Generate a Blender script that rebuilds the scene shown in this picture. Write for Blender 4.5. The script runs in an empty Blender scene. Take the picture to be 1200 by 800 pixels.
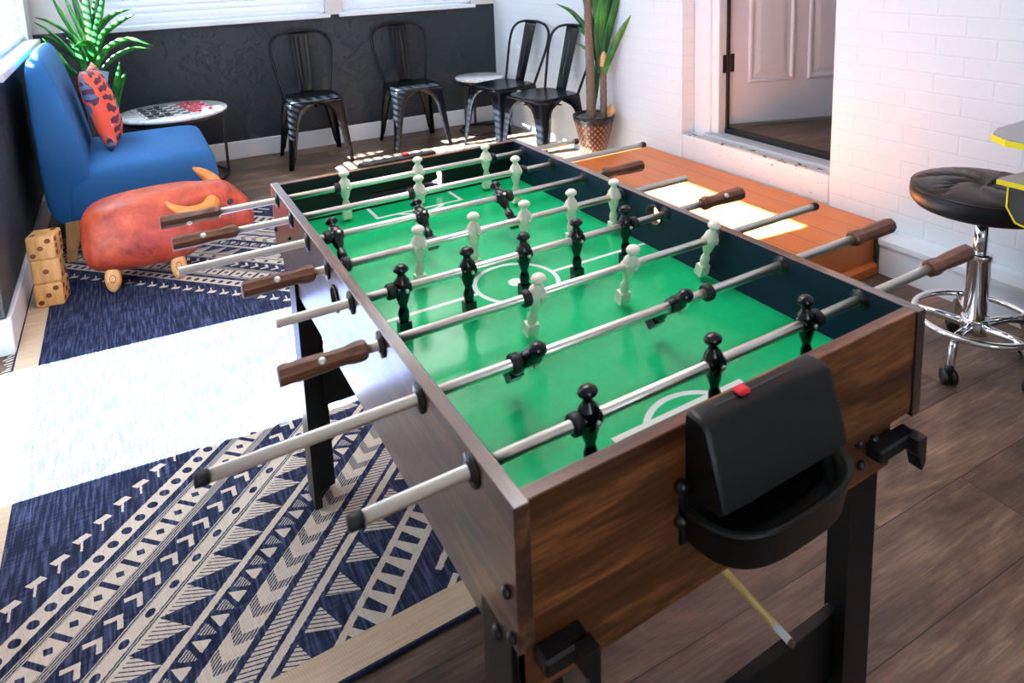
import bpy, bmesh, math, random
from mathutils import Vector, Matrix, Euler
random.seed(7)
PI = math.pi
SC = bpy.context.scene
COL = SC.collection

# ------------------------------------------------------------------ helpers
def lin(r, g, b):
    f = lambda c: (c/255/12.92) if c/255 <= .04045 else ((c/255+.055)/1.055)**2.4
    return (f(r), f(g), f(b), 1)

class MB:
    """collects geometry, links it as ONE mesh object"""
    def __init__(s):
        s.v = []; s.f = []; s.mi = []; s.sm = []
    def add(s, verts, faces, mi=0, sm=False, M=None):
        o = len(s.v)
        for v in verts:
            v = Vector(v)
            s.v.append(M @ v if M is not None else v)
        for f in faces:
            s.f.append([i+o for i in f]); s.mi.append(mi); s.sm.append(sm)
        return s
    def box(s, a, b, mi=0, bev=0.0, M=None, seg=1):
        x0, y0, z0 = [min(a[i], b[i]) for i in range(3)]; x1, y1, z1 = [max(a[i], b[i]) for i in range(3)]
        V = [(x0,y0,z0),(x1,y0,z0),(x1,y1,z0),(x0,y1,z0),(x0,y0,z1),(x1,y0,z1),(x1,y1,z1),(x0,y1,z1)]
        F = [(0,3,2,1),(4,5,6,7),(0,1,5,4),(1,2,6,5),(2,3,7,6),(3,0,4,7)]
        if bev > 0:
            bm = bmesh.new(); vs = [bm.verts.new(v) for v in V]
            for f in F: bm.faces.new([vs[i] for i in f])
            bmesh.ops.bevel(bm, geom=bm.edges[:], offset=bev, segments=seg, affect='EDGES', profile=.6)
            bm.verts.index_update()
            V = [v.co.copy() for v in bm.verts]; F = [[v.index for v in f.verts] for f in bm.faces]; bm.free()
            return s.add(V, F, mi, seg > 1, M)
        return s.add(V, F, mi, False, M)
    def loft(s, rings, mi=0, sm=True, cap=True, closed=True, M=None):
        n = len(rings[0]); V = []; F = []
        for r in rings: V += list(r)
        for k in range(len(rings)-1):
            for i in range(n if closed else n-1):
                j = (i+1) % n
                F.append((k*n+i, k*n+j, (k+1)*n+j, (k+1)*n+i))
        if cap and closed:
            F.append(tuple(range(n-1, -1, -1))); F.append(tuple((len(rings)-1)*n+i for i in range(n)))
        return s.add(V, F, mi, sm, M)
    def lathe(s, prof, n=24, mi=0, sm=True, M=None, sy=1.0, cap=True):
        rings = [[(r*math.cos(2*PI*i/n), sy*r*math.sin(2*PI*i/n), z) for i in range(n)] for r, z in prof]
        return s.loft(rings, mi, sm, cap, True, M)
    def cyl(s, a, b, r, n=16, mi=0, r2=None, sm=True):
        a = Vector(a); b = Vector(b); d = b-a
        q = Vector((0,0,1)).rotation_difference(d.normalized()).to_matrix().to_4x4()
        M = Matrix.Translation(a) @ q
        return s.lathe([(r,0),(r if r2 is None else r2, d.length)], n, mi, sm, M)
    def tube(s, pts, r, n=10, mi=0, closed=False, radii=None):
        P = [Vector(p) for p in pts]; m = len(P); rings = []
        up = Vector((0,0,1)); prev = None
        for i in range(m):
            if closed: t = (P[(i+1) % m]-P[i-1]).normalized()
            else: t = (P[min(i+1, m-1)]-P[max(i-1, 0)]).normalized()
            if prev is None:
                x = t.cross(up)
                if x.length < 1e-3: x = t.cross(Vector((1,0,0)))
                x.normalize()
            else:
                x = (prev - t*prev.dot(t)).normalized()
            prev = x; y = t.cross(x)
            rr = radii[i] if radii else r
            rings.append([P[i]+x*rr*math.cos(2*PI*k/n)+y*rr*math.sin(2*PI*k/n) for k in range(n)])
        if closed: rings.append(rings[0])
        return s.loft(rings, mi, True, not closed)
    def prism(s, poly, axis, a, b, mi=0, sm=False, M=None):
        """poly in the two other axes extruded along axis from a to b"""
        def p(u, v, w):
            return {'x': (w,u,v), 'y': (u,w,v), 'z': (u,v,w)}[axis]
        n = len(poly); V = [p(u,v,a) for u,v in poly]+[p(u,v,b) for u,v in poly]
        F = [tuple(range(n-1,-1,-1)), tuple(range(n,2*n))]+[(i,(i+1)%n,n+(i+1)%n,n+i) for i in range(n)]
        return s.add(V, F, mi, sm, M)
    def build(s, name, mats, parent=None, loc=(0,0,0), rot=(0,0,0), off=None, fix=True):
        me = bpy.data.meshes.new(name)
        V = s.v if off is None else [v-Vector(off) for v in s.v]
        me.from_pydata([tuple(v) for v in V], [], s.f)
        if not isinstance(mats, (list, tuple)): mats = [mats]
        for m in mats: me.materials.append(m)
        me.polygons.foreach_set('material_index', s.mi)
        me.polygons.foreach_set('use_smooth', s.sm)
        me.update()
        if fix:
            bm = bmesh.new(); bm.from_mesh(me)
            bmesh.ops.recalc_face_normals(bm, faces=bm.faces[:]); bm.to_mesh(me); bm.free()
        o = bpy.data.objects.new(name, me); COL.objects.link(o)
        o.location = loc; o.rotation_euler = rot
        if parent is not None: o.parent = parent
        return o

def tag(o, label=None, cat=None, group=None, kind=None):
    if label: o['label'] = label
    if cat: o['category'] = cat
    if group: o['group'] = group
    if kind: o['kind'] = kind
    return o
def thing(name, label, cat, loc=(0,0,0), rz=0.0, group=None):
    o = bpy.data.objects.new(name, None); COL.objects.link(o)
    o.location = loc; o.rotation_euler = (0,0,rz); o.empty_display_size = .1
    return tag(o, label, cat, group)
def struct(mb, name, mats, parent=None):
    o = mb.build(name, mats, parent)
    if parent is None: o['kind'] = 'structure'
    return o
def copy_tree(o, parent=None):
    c = o.copy(); COL.objects.link(c)
    if parent is not None: c.parent = parent
    for ch in list(o.children): copy_tree(ch, c)
    return c
def subsurf(o, lv=2):
    m = o.modifiers.new('subdivision', 'SUBSURF'); m.levels = lv; m.render_levels = lv
    for p in o.data.polygons: p.use_smooth = True
    return o
def solid(o, t, off=0):
    m = o.modifiers.new('thickness', 'SOLIDIFY'); m.thickness = t; m.offset = off
    return o
def boolean(o, mb, op='DIFFERENCE'):
    c = mb.build('cutter', [])
    m = o.modifiers.new('cut', 'BOOLEAN'); m.object = c; m.operation = op; m.solver = 'EXACT'
    dg = bpy.context.evaluated_depsgraph_get()
    me = bpy.data.meshes.new_from_object(o.evaluated_get(dg))
    o.modifiers.clear(); old = o.data; nm = old.name; o.data = me; bpy.data.meshes.remove(old); me.name = nm
    bpy.data.objects.remove(c)
    return o
def spline(pts, n=8):
    P = [Vector(p) for p in pts]; out = []
    Q = [P[0]*2-P[1]]+P+[P[-1]*2-P[-2]]
    for i in range(1, len(Q)-2):
        for k in range(n):
            t = k/n; a,b,c,d = Q[i-1],Q[i],Q[i+1],Q[i+2]
            out.append(.5*((2*b)+(c-a)*t+(2*a-5*b+4*c-d)*t*t+(3*b-a-3*c+d)*t**3))
    out.append(P[-1]); return out

# ------------------------------------------------------------------ node language
class X:
    def __init__(s, nt, k): s.nt = nt; s.k = k
    def m(s, op, *a):
        n = s.nt.nodes.new('ShaderNodeMath'); n.operation = op
        for i, q in enumerate((s,)+a):
            if isinstance(q, X): s.nt.links.new(q.k, n.inputs[i])
            else: n.inputs[i].default_value = float(q)
        return X(s.nt, n.outputs[0])
    def __add__(s, o): return s.m('ADD', o)
    __radd__ = __add__
    def __sub__(s, o): return s.m('SUBTRACT', o)
    def __rsub__(s, o): return (s*-1)+o
    def __mul__(s, o): return s.m('MULTIPLY', o)
    __rmul__ = __mul__
    def __truediv__(s, o): return s.m('DIVIDE', o)
    def __abs__(s): return s.m('ABSOLUTE')
    def __lt__(s, o): return s.m('LESS_THAN', o)
    def __gt__(s, o): return s.m('GREATER_THAN', o)
    def fr(s): return s.m('FRACT')
    def fl(s): return s.m('FLOOR')
    def mx(s, o): return s.m('MAXIMUM', o)
    def mn(s, o): return s.m('MINIMUM', o)
    def sqrt(s): return s.m('SQRT')
    def sin(s): return s.m('SINE')
    def clamp(s): return s.mx(0).mn(1)
    def between(s, a, b): return (s > a)*(s < b)
    def ss(s, a, b):
        n = s.nt.nodes.new('ShaderNodeMapRange'); n.interpolation_type = 'SMOOTHSTEP'
        s.nt.links.new(s.k, n.inputs['Value']); n.inputs['From Min'].default_value = a; n.inputs['From Max'].default_value = b
        return X(s.nt, n.outputs['Result'])

class Mat:
    def __init__(s, name, base=(.8,.8,.8,1), rough=.5, metal=0.0, spec=.5):
        s.m = bpy.data.materials.new(name); s.m.use_nodes = True
        s.nt = s.m.node_tree; s.b = s.nt.nodes['Principled BSDF']
        s.b.inputs['Base Color'].default_value = base
        s.b.inputs['Roughness'].default_value = rough; s.b.inputs['Metallic'].default_value = metal
        s.b.inputs['Specular IOR Level'].default_value = spec
    def node(s, t): return s.nt.nodes.new(t)
    def coords(s, kind='Object'):
        n = s.node('ShaderNodeTexCoord'); sp = s.node('ShaderNodeSeparateXYZ')
        s.nt.links.new(n.outputs[kind], sp.inputs[0])
        s.tc = n.outputs[kind]
        return [X(s.nt, sp.outputs[i]) for i in range(3)]
    def vec(s, x, y, z):
        n = s.node('ShaderNodeCombineXYZ')
        for i, q in enumerate((x,y,z)):
            if isinstance(q, X): s.nt.links.new(q.k, n.inputs[i])
            else: n.inputs[i].default_value = q
        return n.outputs[0]
    def noise(s, v, scale=5, detail=3, rough=.5, dist=0.0):
        n = s.node('ShaderNodeTexNoise'); s.nt.links.new(v, n.inputs['Vector'])
        n.inputs['Scale'].default_value = scale; n.inputs['Detail'].default_value = detail
        n.inputs['Roughness'].default_value = rough; n.inputs['Distortion'].default_value = dist
        return X(s.nt, n.outputs['Fac'])
    def white(s, v):
        n = s.node('ShaderNodeTexWhiteNoise'); n.noise_dimensions = '3D'; s.nt.links.new(v, n.inputs['Vector'])
        return X(s.nt, n.outputs['Value'])
    def voronoi(s, v, scale=5, feature='F1', out='Distance'):
        n = s.node('ShaderNodeTexVoronoi'); n.feature = feature; s.nt.links.new(v, n.inputs['Vector'])
        n.inputs['Scale'].default_value = scale
        return X(s.nt, n.outputs[out]) if out == 'Distance' else n.outputs[out]
    def mix(s, fac, a, b):
        n = s.node('ShaderNodeMix'); n.data_type = 'RGBA'
        def put(q, sk):
            if isinstance(q, X): s.nt.links.new(q.k, sk)
            elif isinstance(q, (tuple, list)): sk.default_value = q
            elif isinstance(q, (int, float)): sk.default_value = q
            else: s.nt.links.new(q, sk)
        put(fac, n.inputs[0]); put(a, n.inputs[6]); put(b, n.inputs[7])
        return n.outputs[2]
    def ramp(s, fac, stops):
        n = s.node('ShaderNodeValToRGB'); s.nt.links.new(fac.k, n.inputs[0])
        e = n.color_ramp.elements
        while len(e) < len(stops): e.new(.5)
        for i, (p, c) in enumerate(stops): e[i].position = p; e[i].color = c
        return n.outputs[0]
    def color(s, c): s.nt.links.new(c.k if isinstance(c, X) else c, s.b.inputs['Base Color']); return s
    def rough(s, x): s.nt.links.new(x.k, s.b.inputs['Roughness']); return s
    def bump(s, h, strength=.3, dist=.01):
        n = s.node('ShaderNodeBump'); n.inputs['Strength'].default_value = strength; n.inputs['Distance'].default_value = dist
        s.nt.links.new(h.k, n.inputs['Height']); s.nt.links.new(n.outputs[0], s.b.inputs['Normal']); return s

def plain(name, c, rough=.5, metal=0.0, spec=.5):
    return Mat(name, c, rough, metal, spec).m

# ------------------------------------------------------------------ materials
def mk_wood(name, dark, mid, light, axis='y', scale=1.0, rough=.4, contrast=1.0, lo=.3, hi=.72, coat=0.0):
    M = Mat(name, mid, rough); x, y, z = M.coords()
    k = 9.0
    s = {'x': (x, y*k, z*k), 'y': (x*k, y, z*k), 'z': (x*k, y*k, z)}[axis]
    v = M.vec(*s)
    n1 = M.noise(v, 1.6*scale, 4, .6, .6); n2 = M.noise(v, 9*scale, 3, .6, .2)
    f = n1*.7+n2*.3
    M.color(M.ramp(f, [(lo, dark), ((lo+hi)/2, mid), (hi, light)]))
    M.bump(n2, .08, .004)
    if coat: M.b.inputs['Coat Weight'].default_value = coat; M.b.inputs['Coat Roughness'].default_value = .16
    return M.m
TABLE_WOOD_Y = mk_wood('walnut_laminate_long', lin(36,21,14), lin(78,48,31), lin(136,92,64), 'y', 1.9, .30, lo=.34, hi=.68, coat=1.0)
TABLE_WOOD_X = mk_wood('walnut_laminate_cross', lin(40,20,9), lin(98,54,25), lin(168,106,58), 'x', 1.9, .34, lo=.34, hi=.68, coat=.3)
HANDLE_WOOD = mk_wood('walnut_handle', lin(62,36,27), lin(112,70,52), lin(156,108,84), 'x', 6, .42)
DICE_WOOD = mk_wood('pine_dice', lin(196,140,78), lin(226,172,106), lin(240,196,136), 'z', 3, .45)
LEG_WOOD = mk_wood('pale_tapered_leg_wood', lin(150,112,66), lin(182,142,92), lin(204,166,116), 'z', 3, .5)
PEG_WOOD = mk_wood('orange_peg_wood', lin(206,142,84), lin(232,172,112), lin(244,196,142), 'x', 4, .4)
HORN_WOOD = mk_wood('horn_tan', lin(206,120,50), lin(226,142,66), lin(238,164,90), 'x', 4, .45)
RAW_MDF = plain('raw_edge_tan', lin(170,130,92), .6)
BLACK_LINER = plain('black_liner', lin(16,19,24), .5, 0, .3)
NAVY_LINER = plain('blue_black_liner', lin(12,30,58), .5, 0, .3)
BLACK_PLASTIC = plain('black_plastic', lin(22,22,24), .32)
BLACK_SATIN = plain('black_satin_plastic', lin(20,20,20), .40, 0, .35)
BLACK_RUBBER = plain('black_rubber', lin(18,19,22), .55)
BLACK_PAINT = plain('black_painted_wood', lin(15,16,18), .38, 0, .4)
WHITE_PLAYER = plain('cream_plastic', lin(255,240,222), .28)
BLACK_PLAYER = plain('gloss_black_plastic', lin(12,13,16), .16)
STEEL = plain('brushed_steel', (.90,.84,.75,1), .36, 1.0)
CHROME = plain('chrome', (.86,.87,.9,1), .07, 1.0)
RED_PLASTIC = plain('red_plastic', lin(232,40,62), .35)
WHITE_PAINT = plain('white_trim_paint', lin(226,234,241), .35)
DOOR_PAINT = plain('grey_white_door_paint', lin(194,202,214), .42)
CEIL_PAINT = plain('ceiling_paint', lin(240,240,240), .8)
UPPER_WALL = plain('pale_grey_wall_paint', lin(206,206,204), .7)
DARK_METAL = plain('black_powder_coat', lin(18,18,19), .4)
YELLOW_EDGE = plain('yellow_edging', lin(248,232,20), .35)
ARCADE_TOP = plain('grey_laminate_top', lin(150,154,160), .4)
ARCADE_SIDE = plain('charcoal_panel', lin(44,47,52), .5)
STOOL_LEATHER = plain('black_leatherette', lin(24,27,32), .4, 0, .28)
EYE_BLACK = plain('eye_button', lin(30,28,30), .15)
ALU = plain('threshold_aluminium', lin(196,200,206), .45, .3)
DARK_RUBBER = plain('door_seal_black', lin(20,20,22), .6)
SOIL = plain('grey_moss', lin(96,98,96), .9)
HUSK = plain('dry_husk', lin(214,172,128), .8)
CUT_WOOD = plain('cut_trunk_tan', lin(224,170,118), .7)
CUE_WOOD = mk_wood('maple_cue', lin(206,170,92), lin(224,190,112), lin(236,206,138), 'y', 5, .3)
CUE_WHITE = plain('cue_ferrule', lin(235,235,238), .35)
CUE_TIP = plain('leather_cue_tip', lin(110,72,56), .8)
DICE_PIP = plain('burnt_pip', lin(122,66,32), .7)
CLEAR_TAG = plain('pale_blue_tag', lin(140,168,176), .35)
CORD = plain('black_cord', lin(20,20,22), .5)
CHECK_RED = plain('checker_red', lin(206,22,52), .4)
CHECK_BLACK = plain('checker_black', lin(22,26,32), .4)

def mk_metal_black():
    M = Mat('black_gloss_enamel', lin(10,13,18), .26, .0, .2)
    return M.m
CHAIR_BLACK = mk_metal_black()

def mk_green():
    M = Mat('green_playfield', lin(16,160,88), .2); x, y, z = M.coords()
    # local origin = centre of the field, x across (half .333), y along (half .592)
    W = .0092
    r = (x*x+y*y).sqrt()
    ring = abs(r-.084) < W*.5
    dot = r < .017
    mid = (abs(y) < W*.5)*(r > .084)
    ax = abs(x); ay = abs(y)
    # penalty boxes (half width .12, 0.115 deep) and the arc in front of them
    fl_ = (y > 0)*.034+.470
    front = abs(ay-fl_)
    box = ((ax < .122)*(front < W*.5)).mx((abs(ax-.1174) < W*.5)*(ay > fl_))
    yy = ay-fl_-.060; rr = (x*x+yy*yy).sqrt()
    arc = (abs(rr-.088) < W*.5)*(ay < fl_)
    lines = ring.mx(dot).mx(mid).mx(box).mx(arc).clamp()
    n = M.noise(M.tc, 60, 2)
    g = M.mix(n, lin(12,174,104), lin(24,194,124))
    M.color(M.mix(lines, g, lin(232,236,232)))
    return M.m
GREEN = mk_green()

def mk_brick():
    M = Mat('white_painted_brick', lin(230,235,243), .5); x, y, z = M.coords()
    H = .0745; Lb = .214
    row = ((z-.024)/H).fl(); odd = (row*.5).fr()*2
    fz = ((z-.024)/H).fr(); u = (y-.084+odd*.107)/Lb
    fy = u.fr(); col = u.fl()
    dz = fz.mn(1-fz)*H; dy = fy.mn(1-fy)*Lb
    wob = M.noise(M.tc, 30, 2)*.003
    d = dz.mn(dy)
    face = (d-wob).ss(-.001, .004)
    rnd = M.white(M.vec(row, col, 3.0))
    n = M.noise(M.tc, 90, 4, .65); nb = M.noise(M.tc, 9, 2)
    h = face*.7 + n*.16 + rnd*.3 + nb*.35
    M.bump(h, .34, .004)
    pit = (M.noise(M.tc, 150, 1) > .70)*(nb > .5)
    c = M.mix(face, lin(219,231,239), lin(224,235,243))
    M.color(M.mix(pit*.22, c, lin(150,150,155)))
    return M.m
BRICK = mk_brick()

def mk_conc():
    M = Mat('white_painted_concrete', lin(236,236,238), .6)
    M.coords(); n = M.noise(M.tc, 60, 4, .7); n2 = M.noise(M.tc, 55, 2, .5)
    pit = (n2 > .71)
    M.color(M.mix(pit, lin(224,234,242), lin(120,118,118)))
    M.bump(n-pit*1.2, .5, .004)
    return M.m
CONCRETE = mk_conc()
def mk_conc_grey():
    M = Mat('worn_grey_concrete', lin(176,178,178), .7); M.coords()
    n = M.noise(M.tc, 40, 4, .7); w = (M.noise(M.tc, 14, 4, .7) > .6)
    M.color(M.mix(w, M.mix(n, lin(160,162,162), lin(205,206,205)), lin(80,76,74))); M.bump(n, .4, .004)
    return M.m
CONC_GREY = mk_conc_grey()

def mk_dark_wall():
    M = Mat('charcoal_textured_wall', lin(46,52,58), .5, 0, .25); x, y, z = M.coords()
    n = M.noise(M.tc, 7, 3, .6, 1.2); n2 = M.noise(M.tc, 26, 3, .6, 2.0)
    ridge = 1-abs(n2-.5)*2
    r2 = ridge.ss(.955, 1.0)*(n > .50)
    h = r2*.8+n*.05+M.noise(M.tc, 70, 2)*.15
    M.bump(h, .8, .009)
    sc = (1-abs(M.noise(M.tc, 16, 1, .4, 1.5)-.5)*2).ss(.985, 1.0)*(M.noise(M.tc, 5, 1) > .58)
    M.color(M.mix(sc*.25, M.mix(n, lin(34,42,50), lin(43,52,61)), lin(116,121,126)))
    return M.m
DARK_WALL = mk_dark_wall()

def mk_floor():
    M = Mat('dark_oak_planks', lin(90,74,66), .42); x, y, z = M.coords()
    a = -.045
    px = x*math.cos(a)+y*math.sin(a); py = y*math.cos(a)-x*math.sin(a)
    Wp = .205; Lp = 1.25
    r = (py-.145)/Wp; row = r.fl(); fy = r.fr()
    off = M.white(M.vec(row, 1.7, 2.0))
    u = px/Lp+off; col = u.fl(); fx = u.fr()
    rnd = M.white(M.vec(row, col, 5.0)); rnd2 = M.white(M.vec(col, row, 9.0))
    v = M.vec(px*.8+rnd*17, py*3.0+rnd2*9, rnd*5)
    n1 = M.noise(v, 2.4, 5, .62, 2.0); n2 = M.noise(M.vec(px*3+rnd*9, py*60, rnd*3), 2.2, 5, .7, .5)
    n3 = M.noise(M.vec(px+rnd*7, py*2.2, 1.0), 3.2, 2, .5, .5)
    f = n1*.52+n2*.36+rnd*.10+(n3-.5)*.25
    c = M.ramp(f, [(.32, lin(48,36,31)), (.44, lin(82,65,55)), (.55, lin(114,92,77)), (.68, lin(158,132,110))])
    seam = (fy.mn(1-fy)*Wp < .0013).mx(fx.mn(1-fx)*Lp < .0013)
    M.color(M.mix(seam, c, lin(34,27,25)))
    M.bump(n2*.5+n1*.2-seam*1.5, .22, .003)
    M.rough(.34+n1*.2)
    return M.m
FLOOR = mk_floor()

def mk_rug():
    M = Mat('navy_and_sand_woven_rug', lin(40,55,90), .9, 0, .15); x, y, z = M.coords()
    HX, HY = 1.09, 1.49
    ax = abs(x); ay = abs(y)
    jit = (M.noise(M.tc, 120, 1)-.5)*.006
    u = ay-ax+jit; s = ax+ay
    def per(P, o=0.0): return ((s+o)/P).fr()
    p = per(.085); q = abs(p-.5)
    tan = None
    def orr(m):
        nonlocal tan
        tan = m if tan is None else tan.mx(m)
    grey = None
    def gor(m):
        nonlocal grey
        grey = m if grey is None else grey.mx(m)
    # flags
    s2 = (p-.5)*.085; fx = (u+.026-s2)*.5; fy = (u+.026+s2)*-.5
    orr(((abs(fx-fy*.5)/.021+abs(fy)/.0145) < 1).mx((abs(fx) < .0026)*fy.between(-.042,.0)))
    # dot band
    pd = abs(per(.058)-.5)
    orr(u.between(.065,.13)*(1-((abs(u-.098)/.019)*(abs(u-.098)/.019)+(pd/.26)*(pd/.26) < 1)))
    gor(u.between(.155,.18))
    # diamonds between bars
    orr(u.between(.18,.25)*(1-(q > .40))*(1-((abs(u-.215)/.018+q/.17) < 1)))
    gor(u.between(.25,.285))
    # sevens
    sp = (per(.074)-.5)*.074; x7 = (u-.333-sp)*.5; y7 = (u-.333+sp)*-.5
    orr(u.between(.29,.376)*((abs(y7-.013) < .0055)*(abs(x7) < .0175)).mx((abs(x7-.012) < .0055)*(abs(y7) < .0185)))
    gor(u.between(.378,.392))
    ph = abs(per(.099)-.5)
    orr(u.between(.392,.432)*(1-((abs(u-.412)/.013)*(abs(u-.412)/.013)+(ph/.16)*(ph/.16) < 1)))
    gor(u.between(.432,.45))
    # saw-tooth triangles
    pt = per(.115); light = pt < (.565-u)/.115
    orr(u.between(.45,.565)*light*((u*.35+s).m('MULTIPLY', 75.0).fr() > .28).mx(u < .462))
    orr(u.between(.565,.588))
    # little triangles
    pf = abs(per(.08)-.5); pf2 = abs(per(.08,.04)-.5)
    orr((pf < (u-.598)*5.5)*u.between(.598,.65)*(pf < .24)); gor((pf2 < (.655-u)*5.0)*u.between(.6,.652)*(pf2 < .22))
    # chevrons
    pc = ((s+abs(u-.727)*.9)/.087).fr()
    orr(u.between(.685,.768)*(1-(pc < .42))); gor(u.between(.685,.768)*(pc < .42))
    # hatch, lines
    orr(u.between(.79,.842)*(((s+u*.6)/.016).fr() > .3))
    orr(u.between(.856,.882))
    pn = abs(per(.12)-.5)
    orr(u.between(.90,.995)*(pn < (1.0-u)*3.6)*(((u*.4+s)/.014).fr() > .3))
    orr(u.between(1.004,1.026)); orr(u.between(1.1,1.122))
    orr(u.between(1.026,1.1)*(per(.062) < .5+(u-1.06)*3.5))
    orr((abs(u-1.2) < .011)*(per(.3) > .4)); orr((abs(u-1.26) < .010)*(per(.2) > .5))
    stripes = (u/.0085).fr() > .58
    greyc = grey*stripes
    # border
    edge_d = (HX-ax).mn(HY-ay)
    border = edge_d.between(.016,.088); rim = edge_d < .016
    pat = tan*(1-border)
    inner = 1-border.mx(rim)
    wx = M.noise(M.vec(x*150, y*10, 0.0), 1.0, 2); wy = M.noise(M.vec(x*10, y*160, 0.0), 1.0, 2)
    ribs = ((x+y*.25)/.0058).fr()
    navy = M.mix((wx*.75+wy*.25).ss(.42,.72), lin(23,32,57), lin(76,88,124))
    sand = M.mix(wx*.6+wy*.4, lin(176,162,144), lin(236,226,212))
    brd = M.mix(wy, lin(186,160,128), lin(226,206,182))
    gc = M.mix(.5, lin(190,180,168), lin(70,76,90))
    c = M.mix(pat, navy, sand)
    c = M.mix(grey*(1-tan)*inner, c, M.mix(stripes, lin(60,66,82), lin(196,188,176)))
    c = M.mix(border, c, brd); c = M.mix(rim, c, lin(34,44,70))
    M.color(c)
    M.bump(abs(ribs-.5)+wx*.6, .35, .003)
    return M.m
RUG = mk_rug()
FRINGE = plain('cream_fringe', lin(224,218,208), .9)

def mk_marble():
    M = Mat('white_marble', lin(225,227,231), .22); M.coords()
    n = M.noise(M.tc, 5, 5, .6, 1.6); vein = (1-abs(n-.5)*2).ss(.94, 1.0)
    M.color(M.mix(vein*.6, lin(226,228,232), lin(140,144,152)))
    return M.m
MARBLE = mk_marble()

def mk_board():
    M = Mat('printed_checkerboard', (1,1,1,1), .45); x, y, z = M.coords()
    S = .0475
    a = ((x/S).fl()+(y/S).fl())*.5
    dark = a.fr() < .25
    ins = (abs(x) < .19)*(abs(y) < .19)
    line = (abs(x).mx(abs(y))).between(.196,.201)
    k = (dark*ins).mx(line).clamp()
    M.color(M.mix(k, lin(228,229,231), lin(34,37,42)))
    return M.m
BOARD = mk_board()

def mk_leather():
    M = Mat('mottled_russet_leather', lin(200,88,60), .45); x, y, z = M.coords()
    n = M.noise(M.tc, 6, 6, .68, .6); n2 = M.noise(M.tc, 120, 3)
    M.color(M.ramp(n, [(.30, lin(92,28,22)), (.44, lin(158,58,40)), (.58, lin(192,80,54)), (.76, lin(218,118,86))]))
    M.bump(n2, .12, .003)
    return M.m
LEATHER = mk_leather()

def mk_blue():
    M = Mat('blue_stretch_fabric', lin(26,106,176), .72); x, y, z = M.coords()
    n = M.noise(M.tc, 3.2, 2, .5, .6); f = M.noise(M.tc, 260, 2)
    M.color(M.mix(f, lin(2,78,140), lin(8,98,164)))
    M.bump(n*1.0+f*.05, .28, .03)
    M.b.inputs['Sheen Weight'].default_value = .0
    return M.m
BLUE = mk_blue()

def mk_pillow():
    M = Mat('red_blue_patterned_cotton', lin(230,60,50), .75); x, y, z = M.coords()
    # stepped motif: mirrored zig-zag cells, red / coral / slate / maroon
    ax = abs(x+(M.noise(M.tc, 6, 1)-.5)*.05); wv = (M.noise(M.tc, 6, 2)-.5)*.13
    v = (z+wv)/.050; f_ = v.fr(); tri = abs(ax-.09)*8
    red = M.mix(M.noise(M.tc, 9, 1), lin(240,60,54), lin(250,126,86))
    c = M.mix((ax > .19+wv), red, M.mix((f_ > .5), lin(86,118,158), lin(72,40,72)))
    c = M.mix((f_ > .3+tri*.4)*(ax > .012)*(ax < .15), c, lin(82,28,52))
    c = M.mix((M.noise(M.tc, 8, 1, .4, .8) > .60), c, lin(92,124,164))
    c = M.mix((M.noise(M.tc, 13, 1) > .69), c, lin(232,196,200))
    M.color(c)
    return M.m
PILLOW = mk_pillow()

def mk_leaf():
    M = Mat('glossy_strap_leaf', lin(40,130,40), .32); x, y, z = M.coords()
    n = M.noise(M.tc, 9, 2); st = M.noise(M.vec(x*60, y*60, z*2), 1.0, 2)
    M.color(M.ramp(n*.6+st*.4, [(.3, lin(8,48,22)), (.5, lin(24,96,36)), (.7, lin(80,156,50))]))
    M.b.inputs['Subsurface Weight'].default_value = 0.0
    nt = M.nt; tr = M.node('ShaderNodeBsdfTranslucent'); tr.inputs[0].default_value = lin(110,200,60)
    mx = M.node('ShaderNodeMixShader'); mx.inputs[0].default_value = .15
    out = [n for n in nt.nodes if n.type == 'OUTPUT_MATERIAL'][0]
    nt.links.new(M.b.outputs[0], mx.inputs[1]); nt.links.new(tr.outputs[0], mx.inputs[2]); nt.links.new(mx.outputs[0], out.inputs[0])
    return M.m
LEAF = mk_leaf()

def mk_trunk():
    M = Mat('ringed_trunk', lin(92,80,74), .8); x, y, z = M.coords()
    r = ((z+M.noise(M.tc, 20, 2)*.006)/.012).fr(); n = M.noise(M.tc, 40, 3)
    M.color(M.mix(r.ss(.0,.35), lin(58,48,44), M.mix(n, lin(88,76,70), lin(124,108,98)))); M.bump(r.ss(0,.5)+n*.4, .6, .004)
    return M.m
TRUNK = mk_trunk()

def mk_pot():
    M = Mat('copper_lattice_pot', lin(150,92,58), .35, .35); x, y, z = M.coords()
    th = M.node('ShaderNodeMath'); th.operation = 'ARCTAN2'
    M.nt.links.new(y.k, th.inputs[0]); M.nt.links.new(x.k, th.inputs[1])
    t = X(M.nt, th.outputs[0])*(19/PI)
    zz = z/.019
    d = abs(((t+zz)*.5).fr()-.5).mn(abs(((t-zz)*.5).fr()-.5))
    lat = d.ss(.11, .24)
    body = z.between(.105, .30)
    M.color(M.mix(lat*body, lin(28,26,28), lin(142,84,50)))
    M.bump(1-lat, .6, .008)
    return M.m
POT = mk_pot()

def mk_blind():
    M = Mat('white_blind_slat', lin(214,218,224), .4)
    nt = M.nt; tr = M.node('ShaderNodeBsdfTranslucent'); tr.inputs[0].default_value = lin(235,240,245)
    mx = M.node('ShaderNodeMixShader'); mx.inputs[0].default_value = .025
    out = [n for n in nt.nodes if n.type == 'OUTPUT_MATERIAL'][0]
    nt.links.new(M.b.outputs[0], mx.inputs[1]); nt.links.new(tr.outputs[0], mx.inputs[2]); nt.links.new(mx.outputs[0], out.inputs[0])
    return M.m
BLIND = mk_blind()

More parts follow.
